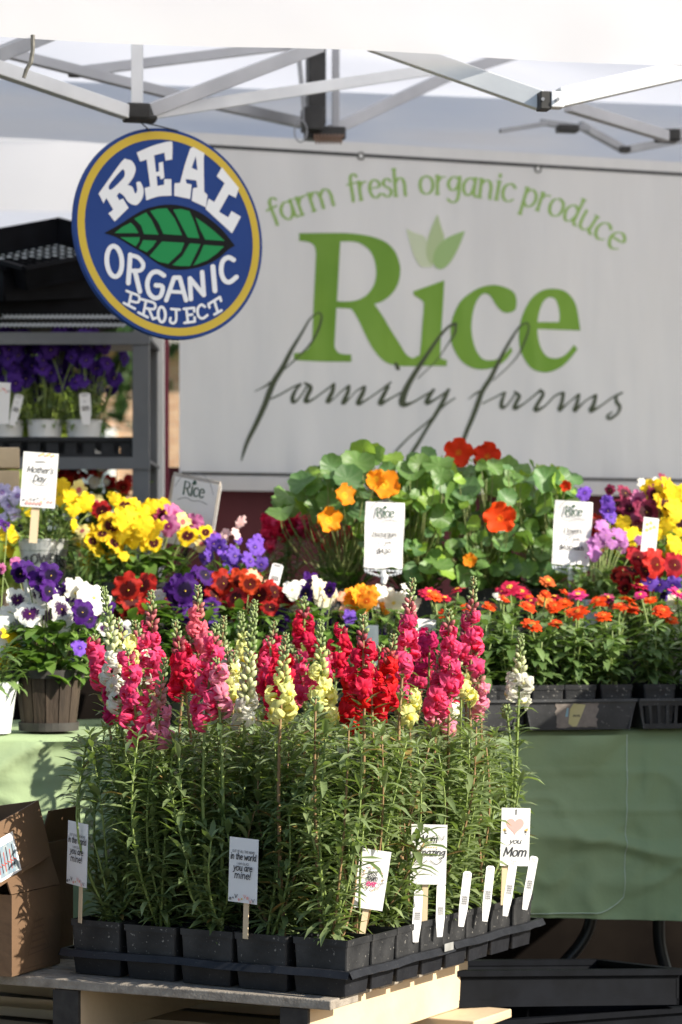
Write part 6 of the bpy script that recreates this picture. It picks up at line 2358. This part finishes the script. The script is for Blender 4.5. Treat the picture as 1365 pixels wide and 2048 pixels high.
cnt = 0
for q in range(640):
    px = rnd.uniform(545, 1160)
    if px < 660 and rnd.random() < .55:
        continue
    t_ = nast_top(px)
    f = rnd.random() ** 1.1
    py = t_ + rnd.uniform(-12, 16) + f * ((1165 if px > 820 else 1128) - t_)
    if px < 700 and py > 1030:
        continue
    k = min(range(4), key=lambda z: abs(NT[z] - px) + rnd.uniform(0, 40))
    nr, c, mbs = nroots[k]
    d = c.y + rnd.uniform(-.16, .12) + (f - .5) * -.08
    pos = at(px, py, d)
    sz = rnd.choice((rnd.uniform(.011, .02), rnd.uniform(.018, .028), rnd.uniform(.022, .034))) * (1.12 - .3 * f)
    o = Vector((pos.x - c.x, pos.y - c.y, 0))
    n = Vector((0, -.75, .62)) + o * 2.5 + Vector((rnd.gauss(.25, .55), rnd.gauss(0, .5), rnd.gauss(0, .5)))
    r_ = rnd.random()
    inst('leaf', NLF[rnd.randrange(9)], nr, face_matrix(pos - c, n, rnd.uniform(0, 6.28), sz), [NLEAF[1 if r_ < .24 else (0 if r_ < .72 else 2)]])
    b = c + Vector((rnd.uniform(-.03, .03), rnd.uniform(-.03, .03), .075))
    m1 = b.lerp(pos, .55) + Vector((o.x * .25, o.y * .25 - .01, .02))
    mbs.tube(crom([tuple(b), tuple(m1), tuple(pos - n.normalized() * sz * .16)], sub=5), .0013, 4)
    cnt += 1
for (px, py, colr, sz) in NF:
    k = min(range(4), key=lambda z: abs(NT[z] - px))
    nr, c, mbs = nroots[k]
    d = c.y - .17
    if py < 930:
        d = c.y - .02
    pos = at(px, py, d)
    n = flower_normal(pos, rnd, .1, .3)
    s = sz * .5 * d / FPX
    inst('flower', rnd.choice(NFL), nr, face_matrix(pos - c, n, rnd.uniform(-.5, .5), s), [NC[colr], NC[colr]])
    b = c + Vector((0, 0, .075))
    mbs.tube(crom([tuple(b), tuple(b.lerp(pos, .6) + Vector((0, -.02, .01))), tuple(pos - n.normalized() * s * .4)], sub=5), .0015, 4)
for nr, c, mbs in nroots:
    mbs.build('stem', mat('nasturtium_stem', (.2, .26, .08), (.28, .3, .12), rough=.5, scale=30, transl=.2), nr, smooth=True)
    nr2 = random.Random(c.x)
    mbl = MB()
    for q in range(90):
        a = nr2.uniform(0, 6.28)
        r = nr2.uniform(.0, .06)
        mbl.leaf(c + Vector((math.cos(a) * r, math.sin(a) * r, .08 + nr2.uniform(0, .06))), Vector((math.cos(a), math.sin(a), nr2.uniform(.2, 1.5))), Vector((0, 0, 1)), nr2.uniform(.02, .045), .02, n=3, tint=nr2.random())
    mbl.build('undergrowth', LEAFP, nr, kind='stuff')
c0, c1 = T(-.08, .66, BENZ), T(.62, .66, BENZ)
for k, (px0, px1, lab) in enumerate(((560, 850, 'left black slatted tray under the nasturtiums'), (856, 1140, 'right black slatted tray under the nasturtiums'))):
    a, b = pxz(px0, pxw(px0, .66), BENZ), pxz(px1, pxw(px1, .66), BENZ)
    L_ = (b - a).length
    crate(lab, a.lerp(b, .5) + tw * .13 - Vector((0, 0, .0)), 12, L_, .25, .038, group='black trays under the nasturtiums', cat='tray', name='nursery_tray')

# small crimson snapdragons left of the nasturtiums
for k, (px, lab) in enumerate(((565, 'dwarf crimson snapdragon at the left behind the trailing nasturtium'), (655, 'dwarf crimson snapdragon under the orange nasturtium flowers'))):
    rn = random.Random(90 + k)
    c = pxz(px, 6.2, BENZ)
    root = thing('potted_snapdragon', lab, 'flower pot', c, 'dwarf snapdragons on the bench')
    square_pot(root, c, tu, tw, .05, .05, .08)
    mbl, mbs = MB(), MB()
    for q in range(9):
        tip = at(px + rn.uniform(-45, 45), rn.uniform(1030, 1068), 6.2 + rn.uniform(-.07, .05))
        base = c + Vector((rn.uniform(-.02, .02), rn.uniform(-.02, .02), .07))
        pts = curve_pts(base, tip, (rn.uniform(-.02, .02), 0, 0), 8)
        leafy_stem(mbl, mbs, pts, [.002] * 9, rn, c.z + .08, tip.z - .03, .04, .03, .012, rn.uniform(0, 6), top=False)
        for z in range(5):
            a = z * 2.4 + q
            o = Vector((math.cos(a), math.sin(a), 0))
            p = tip - Vector((0, 0, .008 * z)) + o * .014
            inst('floret', FLO[z % 6], root, face_matrix(p - c, o + Vector((0, 0, -.1)), 0, .024), [SNAP['crimson' if rn.random() < .7 else 'pink']])
    mbl.build('foliage', LEAFS, root, smooth=True, kind='stuff')
    mbs.build('stem', STEM, root, smooth=True)

# ---------------------------------------------------------------- zinnias on the front table
ZF = [(1065, 1250, 'zor', 46, 0), (1112, 1246, 'zor', 34, 0), (1156, 1224, 'zor', 46, 0), (1207, 1232, 'zor', 48, 0), (1090, 1200, 'zap', 44, 2), (1096, 1162, 'zap', 46, 3), (860, 1186, 'zcr', 46, 3), (915, 1180, 'zcr', 40, 3), (934, 1214, 'zor', 36, 2),
      (980, 1212, 'zor', 36, 1), (1020, 1176, 'zcr', 54, 2), (1000, 1192, 'zwh', 36, 2), (1156, 1190, 'zmg', 50, 2), (1196, 1202, 'zor', 50, 2), (1240, 1212, 'zor', 50, 1), (1300, 1200, 'zor', 50, 2), (1326, 1222, 'zor', 50, 1), (1282, 1172, 'zcr', 50, 3),
      (1356, 1186, 'zmg', 46, 2), (1044, 1184, 'zcr', 40, 3), (1110, 1212, 'zor', 42, 1), (890, 1196, 'zcr', 32, 2), (1258, 1200, 'zor', 40, 2), (1215, 1196, 'zmg', 40, 3), (1130, 1205, 'zor', 36, 2), (1345, 1240, 'zor', 40, 1)]
_r = random.Random(55)
for _k in range(20):
    ZF.append((_r.uniform(850, 1362), _r.uniform(1178, 1232), _r.choice(('zor', 'zor', 'zor', 'zcr', 'zmg')), _r.uniform(26, 46), _r.randrange(1, 4)))
ZT = [  # tray columns by photo px, label bits
    ('left', (905, 962, 1012)), ('middle', (1085, 1150, 1222)), ('right', (1308, 1385)),
]
zroots = {}
for tn, colsx in ZT:
    for ci, px in enumerate(colsx):
        for rw in range(4):
            w = .008 + rw * .088
            d = pxw(px, w)
            c = pxz(px, d, TABZ + .006)
            lab = 'zinnia in the %s zinnia tray, %s row, %s from the left' % (tn, ('front', 'second', 'third', 'rear')[rw], ('first', 'second', 'third')[ci])
            root = thing('potted_zinnia', lab, 'flower pot', c, 'zinnias in trays on the front table')
            square_pot(root, c, tu, tw, .0345, .04, .082, soil=rw == 0)
            zroots[(tn, ci, rw)] = (root, c, MB(), MB(), px)
for (px, py, colr, sz, rw) in ZF:
    key = min([k for k in zroots if k[2] == rw], key=lambda k: abs(zroots[k][4] - px))
    root, c, mbl, mbs, _ = zroots[key]
    rnd = random.Random(int(px * 7 + py))
    pos = at(px, py, c.y + rnd.uniform(-.01, .03))
    n = Vector((rnd.gauss(.1, .3), -.4 + rnd.gauss(0, .3), 1)) if py < 1215 else Vector((rnd.gauss(.15, .25), -.65 + rnd.gauss(0, .2), 1))
    s = sz * .5 * c.y / FPX * rnd.uniform(.8, 1.15)
    inst('flower', rnd.choice(ZIN), root, face_matrix(pos - c, n, rnd.uniform(0, 6), s), [ZC[colr], EYE if colr != 'zor' else mat('zin_centre', (.6, .2, .02), rough=.6)])
    b = c + Vector((rnd.uniform(-.012, .012), 0, .075))
    pts = crom([tuple(b), tuple(b.lerp(pos, .5) + Vector((rnd.uniform(-.008, .008), 0, 0))), tuple(pos - n.normalized() * s * .15)], sub=6)
    mbs.tube(pts, .0021, 5)
    for q in range(2):
        a = rnd.uniform(0, 6)
        mbl.leaf(Vector(pts[6 + q * 3]), Vector((math.cos(a), math.sin(a), .5)), Vector((0, 0, 1)), .045, .016, n=4, droop=1, tint=rnd.random())
for key, (root, c, mbl, mbs, px) in zroots.items():
    rnd = random.Random(hash(str(key[1:])) % 1000 + int(px))
    rnd = random.Random(int(px) * 10 + key[2])
    for q in range(6):
        a = rnd.uniform(0, 6.28)
        top = c + Vector((math.cos(a) * rnd.uniform(.005, .036), math.sin(a) * .02, .09 + rnd.uniform(.05, .115 + .016 * key[2])))
        pts = curve_pts(c + Vector((rnd.uniform(-.01, .01), 0, .07)), top, (0, 0, 0), 6)
        mbs.tube(pts, .0018, 4)
        for p in pts[1:]:
            for z in range(3):
                aa = rnd.uniform(0, 6.28)
                el = rnd.uniform(0, .9)
                ln = rnd.uniform(.026, .058)
                mbl.leaf(p, Vector((math.cos(aa) * math.cos(el), math.sin(aa) * math.cos(el), math.sin(el))), Vector((0, 0, 1)), ln, ln * rnd.uniform(.3, .42), droop=rnd.uniform(.3, 1.4), fold=rnd.uniform(.1, .4), n=4, tint=min(1, max(0, rnd.gauss(.5, .28))), twist=rnd.uniform(-.3, .3))
    mbl.build('foliage', LEAFZ, root, smooth=True, kind='stuff')
    mbs.build('stem', STEM, root, smooth=True)


def flat_tray(label, px0, px1, seed, slotted=False, deco=False):
    Z = Vector((0, 0, 1))
    d0, d1 = pxw(px0, -.05), pxw(px1, -.05)
    a, b = pxz(px0, d0, TABZ), pxz(px1, d1, TABZ)
    u = (b - a).normalized()
    t = thing('plant_tray', label, 'tray', a, 'zinnia trays on the front table')
    Lw = .37
    H = .058
    fl = .012
    corners0 = [a + u * fl, b - u * fl, b - u * fl + tw * Lw, a + u * fl + tw * Lw]
    corners1 = [a, b, b + tw * Lw, a + tw * Lw]
    mid = sum(corners0, Vector()) / 4
    for i in range(4):
        p, q, r, s = corners0[i], corners0[(i + 1) % 4], corners1[(i + 1) % 4] + Z * H, corners1[i] + Z * H
        if i == 0:
            p, q = p + tw * .006, q + tw * .006
            r, s = r - tw * .006, s - tw * .006
        inn = (mid - (p + q) / 2).normalized() * .003
        inn.z = 0
        mb = MB()
        if slotted and i == 0:
            n = 9
            for k in range(n):
                for (t0, t1, h0, h1) in ((k / n, (k + .35) / n, .18, .8),):
                    f = lambda tt, hh: p.lerp(q, tt).lerp(s.lerp(r, tt), hh)
                    mb.add([f(t0, h0), f(t1, h0), f(t1, h1), f(t0, h1)] + [v + inn for v in (f(t0, h0), f(t1, h0), f(t1, h1), f(t0, h1))], [(0, 1, 2, 3), (7, 6, 5, 4), (0, 4, 5, 1), (1, 5, 6, 2), (2, 6, 7, 3), (3, 7, 4, 0)])
            for h0, h1 in ((0, .18), (.8, 1)):
                f = lambda tt, hh: p.lerp(q, tt).lerp(s.lerp(r, tt), hh)
                mb.add([f(0, h0), f(1, h0), f(1, h1), f(0, h1)] + [v + inn for v in (f(0, h0), f(1, h0), f(1, h1), f(0, h1))], [(0, 1, 2, 3), (7, 6, 5, 4), (0, 4, 5, 1), (1, 5, 6, 2), (2, 6, 7, 3), (3, 7, 4, 0)])
        else:
            mb.add([p, q, r, s] + [v + inn for v in (p, q, r, s)], [(0, 1, 2, 3), (7, 6, 5, 4), (0, 4, 5, 1), (1, 5, 6, 2), (2, 6, 7, 3), (3, 7, 4, 0)])
        mb.build('side_panel', TRAYG, t)
        if i == 0 and deco:
            f = lambda tt, hh, l: p.lerp(q, tt).lerp(s.lerp(r, tt), hh) - inn.normalized() * (.0008 + l)
            ink = Ink(lambda x, y, l: f(x, y, l))
            rn = random.Random(3)
            pt = [(.26, .1)] + [(.27 + rn.uniform(-.012, .012), .1 + .8 * k / 9) for k in range(10)] + [(.27 + .38 * k / 9, .9 + rn.uniform(-.03, .03)) for k in range(10)] + [(.66 + rn.uniform(-.015, .015), .88 - .8 * k / 9) for k in range(10)] + [(.64 - .36 * k / 9, .08 + rn.uniform(-.03, .03)) for k in range(10)]
            ink.poly(pt, mi=0)
            ink.poly([(.385, .22), (.40, .72), (.43, .9), (.54, .86), (.52, .6), (.47, .12), (.43, .1)], mi=1)
            ink.poly([(.355, .45), (.37, .75), (.385, .75), (.38, .45)], mi=2)
            ink_text(ink, 'ss', .46, .45, .12, .012, mi=3, fit=.07)
            ink.build('old_label', [mat('label_residue', (.2, .17, .15), (.28, .24, .21), rough=.9, scale=80), mat('label_yellow', (.5, .45, .2), (.56, .5, .26), rough=.7, scale=30), mat('label_bluebit', (.25, .42, .5), rough=.7), INKB], t)
    mb = MB()
    for i in range(4):
        mb.bar(corners1[i] + Z * H - (tw * .006 if i in (0, 1) else Vector()), corners1[(i + 1) % 4] + Z * H - (tw * .006 if (i + 1) % 4 in (0, 1) else Vector()), .008, .005)
    mb.build('rim', TRAYG, t)
    mb = MB()
    mb.frame_box(corners0[0] + Z * .0012 + tw * .01, corners0[1] - corners0[0], tw * (Lw - .015), Z * .003)
    mb.build('bottom', TRAYG, t)


TRAYG = mat('tray_plastic_worn', (.03, .031, .033), (.06, .061, .064), rough=.5, scale=16, bump=.2, bscale=70, speck=(.13, .13, .13), speck_at=.64)
flat_tray('black zinnia tray at the left, mostly behind the snapdragons', 866, 1040, 1)
flat_tray('worn black zinnia tray with a torn brown and yellow label', 1050, 1272, 2, deco=True)
flat_tray('slotted black zinnia tray at the right picture edge', 1276, 1440, 3, slotted=True)

# ---------------------------------------------------------------- violas on the rack, flowers behind it
for k, (px, lab) in enumerate(((12, 'leftmost white pot of dark violet violas on the rack'), (90, 'middle white pot of dark violet violas on the rack'), (168, 'rightmost white pot of dark violet violas on the rack'))):
    rn = random.Random(200 + k)
    c = pxz(px, 6.82, 1.395)
    fl = [(px + rn.gauss(0, 34), rn.uniform(672, 770), 6.82 + rn.uniform(-.08, .06), 'deepviolet', rn.uniform(38, 52)) for q in range(26)]
    if k == 2:
        fl += [(250, 718, 6.84, 'deepviolet', 36), (215, 740, 6.8, 'deepviolet', 40)]
    planter('potted_viola', lab, 'flower pot', c, fl, dict(n=150, rx=.06, ry=.05, z0=c.z + .03, z1=c.z + .14, ln=.032, asp=.3), 210 + k, lambda r, c: round_pot(r, c, .04, .046, .048, WPOT), group='violas on the rack shelf', leafm=LEAFS, spread=.5)
stake('white tag in the rightmost viola pot on the rack', at(172, 826, 6.74), 8, 3, .028, .05, group='rack plant tags')
stake('leaning white tag in the leftmost viola pot on the rack', at(30, 828, 6.74), 8, -14, .022, .05, group='rack plant tags')
for k, (px, lab, cols) in enumerate(((150, 'red geraniums in the shade under the rack', ('red', 'darkred')), (225, 'red and white flowers in the shade behind the yellow pansies', ('red', 'white')))):
    rn = random.Random(240 + k)
    c = pxz(px, 6.95, .955)
    fl = [(px + rn.gauss(0, 34), rn.uniform(905, 985), 6.95 + rn.uniform(-.08, .06), cols[0] if q < 5 else cols[1], rn.uniform(30, 44)) for q in range(7)]
    planter('potted_geranium', lab, 'flower pot', c, fl, dict(n=200, rx=.09, ry=.07, z0=c.z + .12, z1=c.z + .33, ln=.05, asp=.6), 250 + k, lambda r, c: small_black(r, c, .06, .13), group='flowers on the lower rack shelf')
